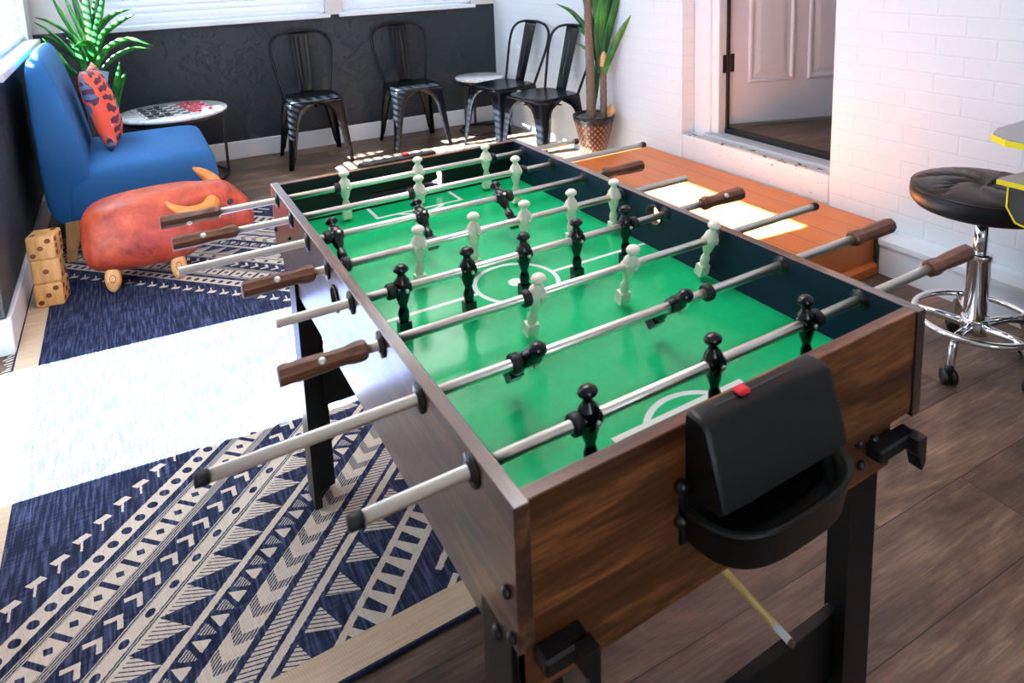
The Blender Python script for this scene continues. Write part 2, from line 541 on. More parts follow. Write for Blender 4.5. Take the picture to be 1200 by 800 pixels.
def mk_glass():
    m = bpy.data.materials.new('window_glass'); m.use_nodes = True; nt = m.node_tree
    nt.nodes.clear(); out = nt.nodes.new('ShaderNodeOutputMaterial'); mx = nt.nodes.new('ShaderNodeMixShader')
    t = nt.nodes.new('ShaderNodeBsdfTransparent'); g = nt.nodes.new('ShaderNodeBsdfGlossy'); g.inputs['Roughness'].default_value = .02
    t.inputs[0].default_value = (.97,.98,.98,1); mx.inputs[0].default_value = .05
    nt.links.new(t.outputs[0], mx.inputs[1]); nt.links.new(g.outputs[0], mx.inputs[2]); nt.links.new(mx.outputs[0], out.inputs[0])
    return m
GLASS = mk_glass()

def mk_orange():
    M = Mat('orange_painted_boards', lin(204,112,52), .36); x, y, z = M.coords()
    seam = abs(((x-2.4)/.135).fr()-.5) > .488
    n = M.noise(M.vec(x*30, y*2, z*30), 1.5, 4)
    M.color(M.mix(seam, M.mix(n, lin(192,100,42), lin(216,124,62)), lin(110,56,24))); M.bump(n*.5-seam*2.0, .2, .003)
    return M.m
ORANGE = mk_orange()
def mk_orange_end():
    M = Mat('orange_painted_riser', lin(200,106,44), .36); M.coords(); n = M.noise(M.tc, 20, 3)
    M.color(M.mix(n, lin(194,100,40), lin(210,116,54))); return M.m
ORANGE_END = mk_orange_end()

# ------------------------------------------------------------------ the room
XR = 2.40; XL = -0.75; YN = -2.6; ZC = 2.5
BA = -0.05                                    # the back wall is not quite square to the right wall
def yb(x): return 4.585+BA*(x-.9)
# floor
f = MB(); f.box((-1.6,YN,-.05),(XR+.05,4.9,0)); struct(f, 'floor', FLOOR)
f = MB(); f.box((-1.6,YN,ZC),(XR+.3,4.9,ZC+.05)); struct(f, 'ceiling', CEIL_PAINT)

# back wall, built in its own straight frame: length coordinate a = x, depth from the wall plane
MB_back = Matrix.Translation((0, yb(0), 0)) @ Matrix.Rotation(math.atan(BA), 4, 'Z')
W1 = (-.40, 1.04); W2 = (1.165, 2.20); SILL_Z = .985; HEAD_Z = 2.15
f = MB(); T = .14
f.box((-1.0,0,0),(2.75,T,.975), 0, 0, MB_back)
for a,b in ((-1.0,W1[0]),(W1[1],W2[0]),(W2[1],2.75)): f.box((a,0,.975),(b,T,ZC), 1, 0, MB_back)
f.box((-1.0,0,HEAD_Z),(2.75,T,ZC), 1, 0, MB_back)
f.build('wall_back', [DARK_WALL, UPPER_WALL])['kind'] = 'structure'
f = MB(); f.box((-.74,-.016,0),(2.36,0,.128), 0, .004, MB_back); struct(f, 'baseboard_back', WHITE_PAINT)

# left wall with the blind window, stopping at the glazed door
LW = (2.86, 4.42); DJ = 2.40; DN = 1.42
f = MB(); TL = .15
f.box((XL-TL,DJ,0),(XL,4.85,.945))
for a,b in ((DJ,LW[0]),(LW[1],4.85)): f.box((XL-TL,a,.945),(XL,b,ZC), 1)
f.box((XL-TL,LW[0],HEAD_Z),(XL,LW[1],ZC), 1)
f.box((XL-TL,DN,2.14),(XL,DJ,ZC), 1)
f.build('wall_left', [DARK_WALL, UPPER_WALL])['kind'] = 'structure'
f = MB(); f.box((XL-TL,YN,0),(XL,DN,ZC)); struct(f, 'wall_left_front', UPPER_WALL)
f = MB(); f.box((XL,DJ,0),(XL+.018,4.66,.135), 0, .004); f.box((XL-.06,DJ-.018,0),(XL+.018,DJ,.135), 0, .004); struct(f, 'baseboard_left', WHITE_PAINT)

# right wall with the raised doorway
DY0, DY1, DZ0, DZ1 = 1.37, 2.31, .323, 2.42
f = MB(); TR = .11
f.box((XR,YN,0),(XR+TR,DY0,ZC)); f.box((XR,DY1,0),(XR+TR,4.8,ZC)); f.box((XR,DY0,0),(XR+TR,DY1,.19)); f.box((XR,DY0,DZ1),(XR+TR,DY1,ZC))
struct(f, 'wall_right', BRICK)
f = MB(); f.box((XR-.002,DY0+.002,.19),(XR+TR,DY1-.002,DZ0), 0, .006, None, 2); struct(f, 'trim_1', CONCRETE)
f = MB(); f.box((XR+.004,DY0+.004,DZ0),(XR+.05,DY1-.004,DZ0+.006)); struct(f, 'trim_2', CONC_GREY)
f = MB(); f.prism([(XR-.075,0),(XR-.075,.125),(XR-.088,.13),(XR-.088,.152),(XR,.156),(XR,0)], 'y', YN, 1.075); struct(f, 'baseboard_right', WHITE_PAINT)
# unseen wall behind the camera, its assumed window narrowed to cut front light
f = MB(); FW = (-.35, .50)
f.box((XL,YN-.1,0),(XR,YN,.95)); f.box((XL,YN-.1,2.15),(XR,YN,ZC)); f.box((XL,YN-.1,.95),(FW[0],YN,2.15)); f.box((FW[1],YN-.1,.95),(XR,YN,2.15))
struct(f, 'wall_front', UPPER_WALL)
f = MB(); f.box((FW[0],YN-.055,.95),(FW[1],YN-.045,2.15)); struct(f, 'window_4', GLASS)

# ---- windows and blinds
def window(name, a0, a1, z0, z1, M, depth, parent_kind=True):
    """a along the wall, +y outwards; frame, glass, sill as one window with parts"""
    w = bpy.data.objects.new(name, None); COL.objects.link(w); w['kind'] = 'structure'
    fr = MB(); t = .045
    d0, d1 = depth-.06, depth-.01
    fr.box((a0,d0,z0),(a0+t,d1,z1),0,0,M); fr.box((a1-t,d0,z0),(a1,d1,z1),0,0,M)
    fr.box((a0,d0,z0),(a1,d1,z0+t),0,0,M); fr.box((a0,d0,z1-t),(a1,d1,z1),0,0,M)
    c = (a0+a1)/2
    fr.build('window_frame', WHITE_PAINT, w)
    g = MB(); g.box((a0+t,d0+.02,z0+t),(a1-t,d0+.026,z1-t),0,0,M); g.build('window_pane', GLASS, w)
    return w
def blind(name, label, a0, a1, z0, z1, M, yc, tilt, n_lad=3):
    b = thing(name, label, 'window blind', M @ Vector(((a0+a1)/2, yc, z0)))
    off = M @ Vector(((a0+a1)/2, yc, z0))
    s = MB(); z = z0+.055; pitch = .044
    while z < z1-.03:
        R = M @ Matrix.Translation((0,yc,z)) @ Matrix.Rotation(tilt, 4, 'X')
        s.box((a0+.004,-.025,-.0014),(a1-.004,.025,.0014), 0, 0, R); z += pitch
    s.build('slats', BLIND, b, off=off)
    r = MB(); r.box((a0+.004,yc-.027,z0+.012),(a1-.004,yc+.027,z0+.034),0,.004,M); r.build('bottom_rail', WHITE_PAINT, b, off=off)
    h = MB(); h.box((a0+.004,yc-.03,z1-.05),(a1-.004,yc+.03,z1-.002),0,.004,M); h.build('head_rail', WHITE_PAINT, b, off=off)
    for k in range(n_lad):
        a = a0+.12+(a1-a0-.24)*k/(n_lad-1); c = MB()
        for dy in (-.029, .029): c.box((a-.001,yc+dy-.001,z0+.03),(a+.001,yc+dy+.001,z1-.04),0,0,M)
        c.box((a-.001,yc-.03,z1-.052),(a+.001,yc+.03,z1-.05),0,0,M)
        c.build('ladder_cord', WHITE_PAINT, b, off=off)
    return b
for k, (W, lab) in enumerate(((W1, 'white slatted blind over the dark wall, in the wide window beside the corner plant'), (W2, 'white slatted blind in the narrower window, nearer the white brick wall'))):
    w = window('window_%d' % (k+1), W[0], W[1], SILL_Z, HEAD_Z, MB_back, T)
    s = MB(); s.box((W[0]-.03,-.03,SILL_Z-.03),(W[1]+.03,.075,SILL_Z),0,.004,MB_back); s.build('window_sill', WHITE_PAINT, w)
    blind('window_blind', lab, W[0], W[1], SILL_Z, HEAD_Z, MB_back, .035, math.radians(62), 3)
# left window: local a = y (running away), wall frame rotated so that +y points out of the room (-x)
ML = Matrix.Translation((XL,0,0)) @ Matrix.Rotation(PI/2, 4, 'Z')
w = window('window_3', LW[0], LW[1], .965, HEAD_Z, ML, TL)
s = MB(); s.box((LW[0]-.06,-.055,.93),(LW[1]+.03,.09,.965),0,.004,ML); s.build('window_sill', WHITE_PAINT, w)
blind('window_blind', 'white slatted blind above the blue chair, glowing in the left wall window', LW[0], LW[1], .965, HEAD_Z, ML, .045, math.radians(52), 3)
# glazed door in the left wall
d = bpy.data.objects.new('door_2', None); COL.objects.link(d); d['kind'] = 'structure'
f = MB(); xo = XL-.13
f.box((xo-.02,2.25,0),(xo+.03,DJ,2.14)); f.box((xo-.02,DN,0),(xo+.03,DN+.10,2.14)); f.box((xo-.02,DN,2.05),(xo+.03,DJ,2.14)); f.box((xo-.02,DN,0),(xo+.03,DJ,.03))
f.build('door_frame', WHITE_PAINT, d)
g = MB(); g.box((xo,DN+.1,.03),(xo+.006,2.25,2.05)); g.build('door_pane', GLASS, d)

# ---- the inner door and the dark room behind it
f = MB(); f.box((XR+.19,1.0,.30),(4.3,3.6,.365)); f.box((XR+TR,1.0,.30),(XR+.19,1.36,.365)); f.box((XR+TR,2.32,.30),(XR+.19,3.6,.365)); struct(f, 'floor_inner', FLOOR)
f = MB(); f.box((4.3,1.0,.3),(4.36,3.6,ZC)); f.box((XR+TR,3.55,.3),(4.3,3.6,ZC)); f.box((XR+TR,1.0,.3),(4.3,1.05,ZC)); struct(f, 'wall_inner', UPPER_WALL)
f = MB(); f.box((XR+TR,1.0,ZC),(4.36,3.6,ZC+.04)); struct(f, 'ceiling_inner', CEIL_PAINT)
d = bpy.data.objects.new('door_1', None); COL.objects.link(d); d['kind'] = 'structure'
f = MB()
f.box((XR+.085,2.185,DZ0),(XR+.125,2.305,DZ1),0,.004); f.box((XR+.10,2.135,DZ0),(XR+.19,2.20,DZ1),0,.003); f.box((XR+.085,DY0+.005,DZ0),(XR+.19,DY0+.05,DZ1),0,.003); f.box((XR+.085,DY0,DZ1-.06),(XR+.19,DY1,DZ1))
f.build('door_frame', WHITE_PAINT, d)
f = MB(); f.box((XR+.155,2.125,DZ0),(XR+.175,2.137,DZ1)); f.box((XR+.150,DY0+.01,DZ0),(XR+.195,2.19,DZ0+.047),0,.004); f.build('weather_seal', DARK_RUBBER, d)
f = MB()
f.box((XR+.05,DY0+.01,DZ0),(XR+.16,2.20,DZ0+.02),0,.004)
for k in range(7): f.box((XR+.062+k*.012,DY0+.01,DZ0+.02),(XR+.067+k*.012,2.2,DZ0+.024))
f.build('threshold', ALU, d)
# leaf hinged at its far edge and swung into the inner room
hx, hy = XR+.185, 2.145
MD = Matrix.Translation((hx,hy,0)) @ Matrix.Rotation(math.atan2(-.235,.655), 4, 'Z')
f = MB(); z0 = .385; z1 = 2.38; wd = .86; th = .042
f.box((0,0,z0),(wd,th,z1),0,.002,MD)
# moulded panels on the visible face (local y = 0)
def panel(a0, a1, b0, b1):
    rect = lambda i, y: [(a0+i,y,b0+i),(a1-i,y,b0+i),(a1-i,y,b1-i),(a0+i,y,b1-i)]
    f.loft([rect(0,-.0005), rect(.008,-.010), rect(.02,-.010), rect(.028,-.001), rect(.036,.001), rect(.07,-.006), rect(.071,-.006)], 0, False, True, True, MD)
for a0, a1 in ((.115,.395),(.475,.755)):
    panel(a0, a1, .61, 1.22); panel(a0, a1, 1.34, 1.98); panel(a0, a1, 2.05, 2.27)
f.build('door_leaf', DOOR_PAINT, d)
for hz in (.73, 1.6):
    f = MB(); f.cyl((hx-.012,hy-.012,hz-.05),(hx-.012,hy-.012,hz+.05),.008,10)
    f.box((hx-.055,hy-.012,hz-.05),(hx-.012,hy-.008,hz+.05)); f.box((0,-.004,hz-.05),(.032,.001,hz+.05),0,0,MD)
    f.build('hinge', DARK_METAL, d)

# ------------------------------------------------------------------ orange step
f = thing('wooden_step', 'orange painted plank step along the white brick wall below the doorway', 'step', (2.05,1.85,0))
o = MB(); x0 = 1.70; y0, y1 = 1.085, 2.62
o.box((x0,y0,.168),(XR-.004,y1,.19),0,.004); o.build('step_top', ORANGE, f, off=(2.05,1.85,0))
f2 = [c for c in f.children][0]
f2.data.transform(Matrix.Translation((2.05,1.85,0))); f2.matrix_parent_inverse = Matrix.Translation((-2.05,-1.85,0))
o = MB(); o.box((x0+.01,y0+.012,0),(XR-.08,y1-.012,.168)); o.build('step_riser', ORANGE_END, f, off=(2.05,1.85,0))
o = MB(); o.prism([(y0-.012,0),(y0-.012,.036),(y0+.004,.046),(y0+.012,.046),(y0+.012,0)], 'x', x0, XR-.085); o.build('base_moulding', ORANGE_END, f, off=(2.05,1.85,0))

# ------------------------------------------------------------------ rug
RC = Vector((.347, 2.09, 0))
rug = thing('area_rug', 'navy and sand geometric woven rug under the foosball table', 'rug', RC)
o = MB(); o.box((-1.082,-1.482,.0005),(1.082,1.482,.008),0,.003); o.build('rug_field', RUG, rug)
o = MB()
for k in range(150):
    y = -1.45+2.9*k/149+random.uniform(-.004,.004)
    L = .028+random.uniform(-.01,.012); dy = random.uniform(-.008,.008)
    o.tube([(-1.08,y,.005),(-1.08-L*.5,y+dy*.3,.004),(-1.08-L,y+dy,.002)], .0022, 4)
tag(o.build('fringe', FRINGE, rug), kind='stuff')

# ------------------------------------------------------------------ foosball table
TW, TL_, TH = .7033, 1.22, .81
tb = thing('foosball_table', 'brown walnut foosball table with green playfield in the middle of the room', 'game table', (TW/2, TL_/2, 0))
OFF = (TW/2, TL_/2, 0)
def tpart(mb, name, mats): return mb.build(name, mats, tb, off=OFF)
BT = .019; ZB = .640
RY = [.093+.1497*k for k in range(8)]          # rod 8 (nearest) ... rod 1 (farthest)
ZR = .790
def panel_mats(o, inner_dir, outer, inner):
    """inner face of a cabinet board is black lined"""
    o.data.materials.clear(); o.data.materials.append(outer); o.data.materials.append(inner)
    for p in o.data.polygons:
        p.material_index = 1 if p.normal.dot(Vector(inner_dir)) > .9 else 0
for sx, x0, x1 in ((1,0,BT),(-1,TW-BT,TW)):
    o = MB(); o.box((x0,0,ZB),(x1,TL_,TH),0,.0012)
    o = tpart(o, 'side_panel', TABLE_WOOD_Y)
    hy_, hz_ = (.648,.751) if sx > 0 else (.578,.776)
    c = MB(); c.cyl((x0-.05,hy_,hz_),(x1+.05,hy_,hz_),.0215,32)
    boolean(o, MB().add(c.v, c.f))
    panel_mats(o, (sx,0,0), TABLE_WOOD_Y, NAVY_LINER if sx < 0 else BLACK_LINER)
for sy, y0, y1 in ((1,.004,BT+.004),(-1,TL_-BT-.004,TL_-.004)):
    o = MB(); o.box((BT*.7,y0,ZB+.006),(TW-BT*.3,y1,TH-.0005),0,.0012)
    o = tpart(o, 'end_panel', TABLE_WOOD_X)
    c = MB(); c.box((.245,y0-.02,.703),(.458,y1+.02,.762)); boolean(o, MB().add(c.v, c.f))
    panel_mats(o, (0,sy,0), TABLE_WOOD_X, BLACK_LINER)
o = MB(); o.box((BT*.66,.0025,ZB+.006),(BT*.66+.0022,.0045,TH-.001)); tpart(o, 'veneer_edge', RAW_MDF)
# hole rings
for x, d, hy_, hz_ in ((-.001,-1,.648,.751),(TW-BT-.001,0,.578,.776)):
    o = MB(); r = [(.0215,0),(.0215,.003),(.0255,.003),(.0255,0)]
    M_ = Matrix.Translation((x-.002,hy_,hz_)) @ Matrix.Rotation(PI/2,4,'Y')
    o.lathe(r+[r[0]], 32, 0, True, M_, 1, False); tpart(o, 'ball_entry_ring', BLACK_PLASTIC)
# playfield
o = MB(); o.box((-.333,-.592,-.012),(.333,.592,0)); pf = o.build('playfield', GREEN, tb, (0,0,.700))
# aprons below the box
for nm, a, b, mt in (('apron',(.013,.012,.575),(.031,TL_-.012,ZB+.008),TABLE_WOOD_Y),('apron',(TW-.075,.012,.575),(TW-.057,TL_-.012,ZB+.008),TABLE_WOOD_Y),
                 ('apron',(.013,.010,.570),(TW-.056,.028,ZB+.008),TABLE_WOOD_X),('apron',(.013,TL_-.028,.570),(TW-.056,TL_-.010,ZB+.008),TABLE_WOOD_X)):
    o = MB(); o.box(a, b, 0, .0012); tpart(o, nm, mt)
o = MB(); o.box((BT,.02,.668),(TW-BT,TL_-.02,.6875)); tpart(o, 'underbed', BLACK_LINER)
# legs: two boards joined at a right angle, foot cut at a slant
for sx in (0,1):
    for sy in (0,1):
        o = MB(); X0 = .006 if sx == 0 else TW-.050-.064; X1 = X0+.064
        Y0, Y1 = (.030,.048) if sy == 0 else (TL_-.113,TL_-.095); zf = .0085*sy
        xo_, xi = (X0, X1) if sx == 0 else (X1, X0)
        o.prism([(X0,zf+(.012 if sx else 0)),(X1,zf+(0 if sx else .012)),(X1,.64),(X0,.64)], 'y', Y0, Y1)
        a, b = (X0, X0+.018) if sx == 0 else (X1-.018, X1)
        ya, yb_ = (Y1, Y1+.05) if sy == 0 else (Y0-.05, Y0)
        o.prism([(ya,zf),(yb_,zf+.012),(yb_,.64),(ya,.64)], 'x', a, b)
        tpart(o, 'leg', BLACK_PAINT)
for y, z0, z1 in ((.052,.178,.300),(TL_-.131,.256,.385)):
    o = MB(); o.box((.055,y,z0),(TW-.10,y+.018,z1),0,.001); tpart(o, 'crossbar', BLACK_PAINT)
# bushings outside left and inside right
for k, y in enumerate(RY):
    o = MB(); o.lathe([(.0082,0),(.0195,0),(.0195,.0028),(.011,.0034),(.011,.006),(.0082,.006)], 24, 0, True, Matrix.Translation((0,y,ZR)) @ Matrix.Rotation(-PI/2,4,'Y')); tpart(o, 'bushing', BLACK_PLASTIC)
    o = MB(); o.lathe([(.0082,0),(.0165,0),(.0165,.0018),(.0112,.0022),(.0112,.007),(.0082,.007)], 24, 0, True, Matrix.Translation((TW-BT,y,ZR)) @ Matrix.Rotation(-PI/2,4,'Y')); tpart(o, 'bushing', BLACK_PLASTIC)
# bolts on the left side
for y, z, r in ((.172,.722,.006),(.020,.70,.007),(.045,.628,.008),(.012,.652,.006),(1.19,.70,.006),(1.02,.735,.004)):
    o = MB(); M_ = Matrix.Translation((0,y,z)) @ Matrix.Rotation(-PI/2,4,'Y'); o.lathe([(r,0),(r,.003),(r*.6,.006),(.001,.0065)], 12, 0, True, M_); tpart(o, 'bolt', BLACK_PLASTIC)
for x, z in ((.568,.640),(.575,.602),(.602,.632)):
    o = MB(); M_ = Matrix.Translation((x,.004 if z > .645 else .010,z)) @ Matrix.Rotation(PI/2,4,'X'); o.lathe([(.008,0),(.008,.004),(.005,.008),(.001,.009)], 12, 0, True, M_); tpart(o, 'bolt', BLACK_PLASTIC)
# hooks at the front corners for cues
def hook(x, m, k=.088):
    o = MB()
    o.box((x,-.016,.612),(x+m*k,.009,.633),0,.003); x += k-.088
    o.prism([(x+m*.066,.633),(x+m*.088,.633),(x+m*.088,.590),(x+m*.080,.580),(x+m*.072,.604),(x+m*.066,.611)], 'y', -.030, -.010)
    tpart(o, 'cue_hook', BLACK_PLASTIC)
hook(.584, 1); hook(.022, 1, .058)
# goal units: score slider box over the end rim and the ball cup below it
def goal_unit(y_out, s):
    """s = -1 near end (faces -y), +1 far end"""
    x0, x1 = .230, .446
    def P(x, d, z): return (x, y_out+s*d, z-(.0095 if s > 0 and z > .75 else 0))
    def ring(xa): return [P(xa,-.002,.735),P(xa,-.002,.822),P(xa,.002,.826),P(xa,.024,.825),P(xa,.031,.819),P(xa,.058,.742),P(xa,.060,.733),P(xa,.052,.724),P(xa,.03,.72)]
    o = MB(); rings = []
    for xa, k in ((x0,.92),(x0+.003,.98),(x0+.008,1),(x1-.008,1),(x1-.003,.98),(x1,.92)):
        rg = ring(xa); c = Vector((xa, y_out+s*.025, .775)); rings.append([c+(Vector(q)-c)*k for q in rg])
    o.loft(rings, 0, True)
    ob = tpart(o, 'score_box', BLACK_SATIN)
    e = ob.modifiers.new('edges', 'EDGE_SPLIT'); e.split_angle = math.radians(38)
    o = MB(); o.box(P(.262,.010,.8255),P(.408,.014,.8262)); o.build('slider_slot', BLACK_RUBBER, ob, off=OFF)
    mx = .298 if s < 0 else .352
    o = MB(); o.box(P(mx,.004,.826),P(mx+.018,.020,.834),0,.003); m = o.build('score_marker', RED_PLASTIC, ob, off=OFF); m['label'] = 'red score marker'
    # cup: half-round dish
    o = MB(); n = 22; cx = (x0+x1)/2+.004; hw = .122
    def arc(k, z, inset=0.0, d=.088):
        pts = []
        for i in range(n+1):
            a = PI*i/n; px_ = math.cos(a); py_ = math.sin(a)
            pts.append(P(cx-(hw-inset)*k*(abs(px_)**.62)*(1 if px_ > 0 else -1), max(.0,(d-inset)*k*(py_**.72)) , z))
        return pts
    o.loft([arc(.70,.652), arc(.93,.660), arc(1,.705), arc(1.02,.708), arc(.985,.708,.004), arc(.95,.705,.006), arc(.88,.668,.006), arc(.6,.662,.006), arc(.05,.660,.002)], 0, True, False, False)
    o.box(P(cx-hw,-.004,.655),P(cx+hw,.004,.720),0,.002)
    o2 = tpart(o, 'ball_cup', BLACK_SATIN)
    for xx, zz in ((x0-.010,.735),(x0-.010,.690)):
        o = MB(); o.lathe([(.009,0),(.009,.006),(.005,.011),(.001,.012)], 12, 0, True, Matrix.Translation(P(xx,0,zz)) @ Matrix.Rotation(PI/2*(-s),4,'X'))
        o.build('screw', BLACK_PLASTIC, o2, off=OFF)
goal_unit(.004, -1); goal_unit(TL_-.004, 1)
# --- rods
def player_mesh(mat, name):
    o = MB(); S = .88
    prof = [(.0055,-.066),(.0078,-.060),(.0100,-.050),(.0098,-.043),(.0070,-.035),(.0066,-.032),(.0092,-.026),(.0125,-.014),(.0150,-.002),(.0155,.006),(.0135,.015),(.0085,.021),(.0068,.025),(.0075,.028),(.0128,.0315),(.0138,.0345),(.0118,.039),(.007,.0425),(.001,.0435)]
    o.lathe(prof, 20, 0, True, None, .84)
    # shoulders across the rod
    o.lathe([(.0105,-.0145),(.0118,-.011),(.0118,.011),(.0105,.0145)], 16, 0, True, Matrix.Rotation(PI/2,4,'Y'))
    # foot block, wedge-fronted
    o.prism([(-.008,-.083),(.008,-.083),(.0095,-.078),(.0085,-.060),(-.0085,-.060),(-.0095,-.078)], 'x', -.0108, .0108)
    o.lathe([(.0035,0),(.0035,.003),(.0015,.004)], 10, 1, True, Matrix.Translation((.004,-.0125,-.001)) @ Matrix.Rotation(PI/2,4,'X'))
    ob = o.build(name, [mat, STEEL]); return ob
pw = player_mesh(WHITE_PLAYER, 'player'); pw['label'] = 'cream player figure'
pb = player_mesh(BLACK_PLAYER, 'player'); pb['label'] = 'black player figure'
bum = MB().lathe([(.0083,-.007),(.0125,-.007),(.0140,-.005),(.0140,.005),(.0125,.007),(.0083,.007)], 20, 0, True, Matrix.Rotation(PI/2,4,'Y')).build('bumper', BLACK_RUBBER)
cap = MB().lathe([(.0082,-.009),(.0086,-.009),(.0086,.004),(.0078,.006),(.001,.0065)], 16, 0, True, Matrix.Rotation(PI/2,4,'Y')).build('end_cap', BLACK_RUBBER)
def handle_mesh():
    o = MB(); n = 8; Lh = .124; rings = []
    for x, r in ((0,.0125),(.003,.0150),(.010,.0158),(.020,.0150),(.030,.0132),(.042,.0128),(.06,.0142),(.09,.0150),(.118,.0152),(.1225,.0145),(.124,.012)):
        rings.append([(x, r*math.cos(2*PI*(i+.5)/n), r*math.sin(2*PI*(i+.5)/n)) for i in range(n)])
    o.loft(rings, 0, False)
    o.lathe([(.0058,.010),(.0058,.0148),(.0045,.0164),(.001,.0170)], 14, 1, True, Matrix.Translation((.066,0,0)) @ Matrix.Rotation(PI/2,4,'X'))
    ob = o.build('handle', [HANDLE_WOOD, STEEL]); return ob
hm = handle_mesh()
#  rod: (left end, right end, handle side, players, colour, tilt deg (feet toward +y), bumpers)
RODS = [
 (-.135,.985,'R',[.158,.366,.556],'b',-3,[.138,.578]),
 (-.262,.985,'R',[.164,.435],'b',44,[.150-.01,.505]),
 (-.06,.975,'L',[.267,.465,.664],'w',17,[.247,.683]),
 (-.120,.900,'R',[.089,.214,.332,.453,.575],'b',0,[.068,.596]),
 (-.06,.885,'L',[.18,.301,.422,.543,.662],'w',2,[.035,.684]),
 (-.236,.860,'R',[.058,.247,.448],'b',-52,[.040,.468]),
 (-.15,1.005,'L',[.303,.573],'w',0,[.281,.596]),
 (-.15,.872,'L',[.164,.361,.563],'w',0,[.144,.584]),
]
HEND = {0:.998, 1:1.006, 2:-.147, 3:.914, 4:-.148, 5:.872, 6:-.237, 7:-.252}
first = {'w': pw, 'b': pb}; used = set()
def inst(src, parent, loc, rot=(0,0,0)):
    if src.name not in used: c = src; used.add(src.name)
    else: c = src.copy(); COL.objects.link(c)
    c.parent = parent; c.location = loc; c.rotation_euler = rot
    return c
for k, (xl, xr, side, men, colr, tilt, bums) in enumerate(RODS):
    o = MB(); hx_ = HEND[k]
    if side == 'L': xl = hx_+.06
    else: xr = hx_-.06
    o.cyl((xl-TW/2,0,0),(xr-TW/2,0,0),.0077,18)
    rod = o.build('rod', STEEL, tb, (0, RY[k]-TL_/2, ZR))
    for x in men: inst(first[colr], rod, (x-TW/2,0,0), (math.radians(tilt),0,0))
    for x in bums: inst(bum, rod, (x-TW/2,0,0))
    seen = k in (2,3,4,6)
    if side == 'L':
        inst(hm, rod, (hx_+.124-TW/2,0,0), (math.radians(220 if seen else 20*k),0,PI))
        if k != 4: inst(cap, rod, (xr-TW/2-.002,0,0))
    else:
        inst(hm, rod, (hx_-.124-TW/2,0,0), (math.radians(-40 if seen else 100+15*k),0,0))
        if k not in (3,5): inst(cap, rod, (xl-TW/2+.002,0,0), (0,0,PI))

# pool cue resting on the two crossbars
cue = thing('pool_cue', 'pale wooden pool cue with white tip lying across the bars under the table', 'pool cue', (.492,.05,.308))
dv = Vector((0,1.12,.098)).normalized()
cue.rotation_euler = (math.atan2(.098,1.12),0,0)
MY = Matrix.Rotation(-PI/2,4,'X')
MB().lathe([(.0062,.03),(.0075,.4),(.0105,1.12),(.0085,1.135),(.001,1.137)], 16, 0, True, MY).build('shaft', CUE_WOOD, cue)
MB().lathe([(.006,.004),(.0062,.03)], 16, 0, True, MY).build('ferrule', CUE_WHITE, cue)['label'] = 'white ferrule'
MB().lathe([(.004,-.004),(.0058,0),(.0058,.004)], 16, 0, True, MY).build('tip', CUE_TIP, cue)

# ------------------------------------------------------------------ metal chairs
def make_chair():
    t = thing('metal_chair', 'x', 'chair')
    # pressed seat
    o = MB(); n = 48
    def sup(hx, hy, z, e=5.0, cy=0.0):
        r = []
        for i in range(n):
            a = 2*PI*i/n; c, s = math.cos(a), math.sin(a)
            k = (abs(c)**e+abs(s)**e)**(-1/e)
            r.append((hx*k*c, cy+hy*k*s, z))
        return r
    o.loft([sup(.176,.176,.424), sup(.183,.183,.440), sup(.180,.180,.448), sup(.172,.172,.4515), sup(.150,.150,.449,4), sup(.10,.10,.446,3), sup(.02,.02,.445,2)], 0, True)
    o.build('seat', CHAIR_BLACK, t)
    # legs: splayed L-shaped pressings whose inner edges flow into the arches under the seat
    prof = [(0.0,.172),(.035,.165),(.07,.135),(.12,.100),(.19,.078),(.30,.062),(.48,.053),(.70,.045),(.86,.038),(.90,.030),(1.0,.026)]
    def leg(sx, sy):
        o = MB(); rings = []; H = .436
        for tt, w in prof:
            z = H*(1-tt); spl = .042*tt; cx = sx*(.174+spl); cy = sy*(.174+spl*1.0); rr = .016
            rings.append([(cx-sx*w,cy,z),(cx-sx*(w*.55+rr*.45),cy,z),(cx-sx*rr,cy,z),(cx-sx*rr*.3,cy-sy*rr*.3,z),(cx,cy-sy*rr,z),(cx,cy-sy*(w*.55+rr*.45),z),(cx,cy-sy*w,z)])
        o.loft(rings, 0, True, False, False)
        ob = o.build('leg', CHAIR_BLACK, t); solid(ob, .004)
        return ob
    for sx in (-1,1):
        for sy in (-1,1): leg(sx, sy)
    # hoop
    pts = [(-.160,.160,.436),(-.175,.188,.52),(-.197,.225,.63),(-.210,.254,.72),(-.203,.277,.80),(-.160,.290,.850),(-.088,.295,.872),(0,.296,.877)]
    pts = pts+[(-x,y,z) for x,y,z in reversed(pts[:-1])]
    MB().tube(spline(pts,6), .0095, 10).build('back_frame', CHAIR_BLACK, t)
    # splat with two pressed grooves
    o = MB(); rows = []
    for j in range(15):
        f_ = j/14; z = .437+.433*f_; y = .162+.132*(f_**.95); hw = .046+.014*f_
        row = []
        for i in range(17):
            a = -1+2*i/16
            g = .004*math.exp(-((abs(a)-.36)/.10)**2)*(1 if .22 < f_ < .86 else 0)
            bow = .006*a*a
            row.append((hw*a, y-bow-g, z))
        rows.append(row)
    o.loft(rows, 0, True, False, False)
    ob = o.build('back_splat', CHAIR_BLACK, t); solid(ob, .003)
    # cross brace under the seat
    o = MB(); o.box((-.17,-.012,.395),(.17,.012,.399)); o.box((-.012,-.17,.399),(.012,.17,.403)); o.build('brace', CHAIR_BLACK, t)
    return t
c0 = make_chair()
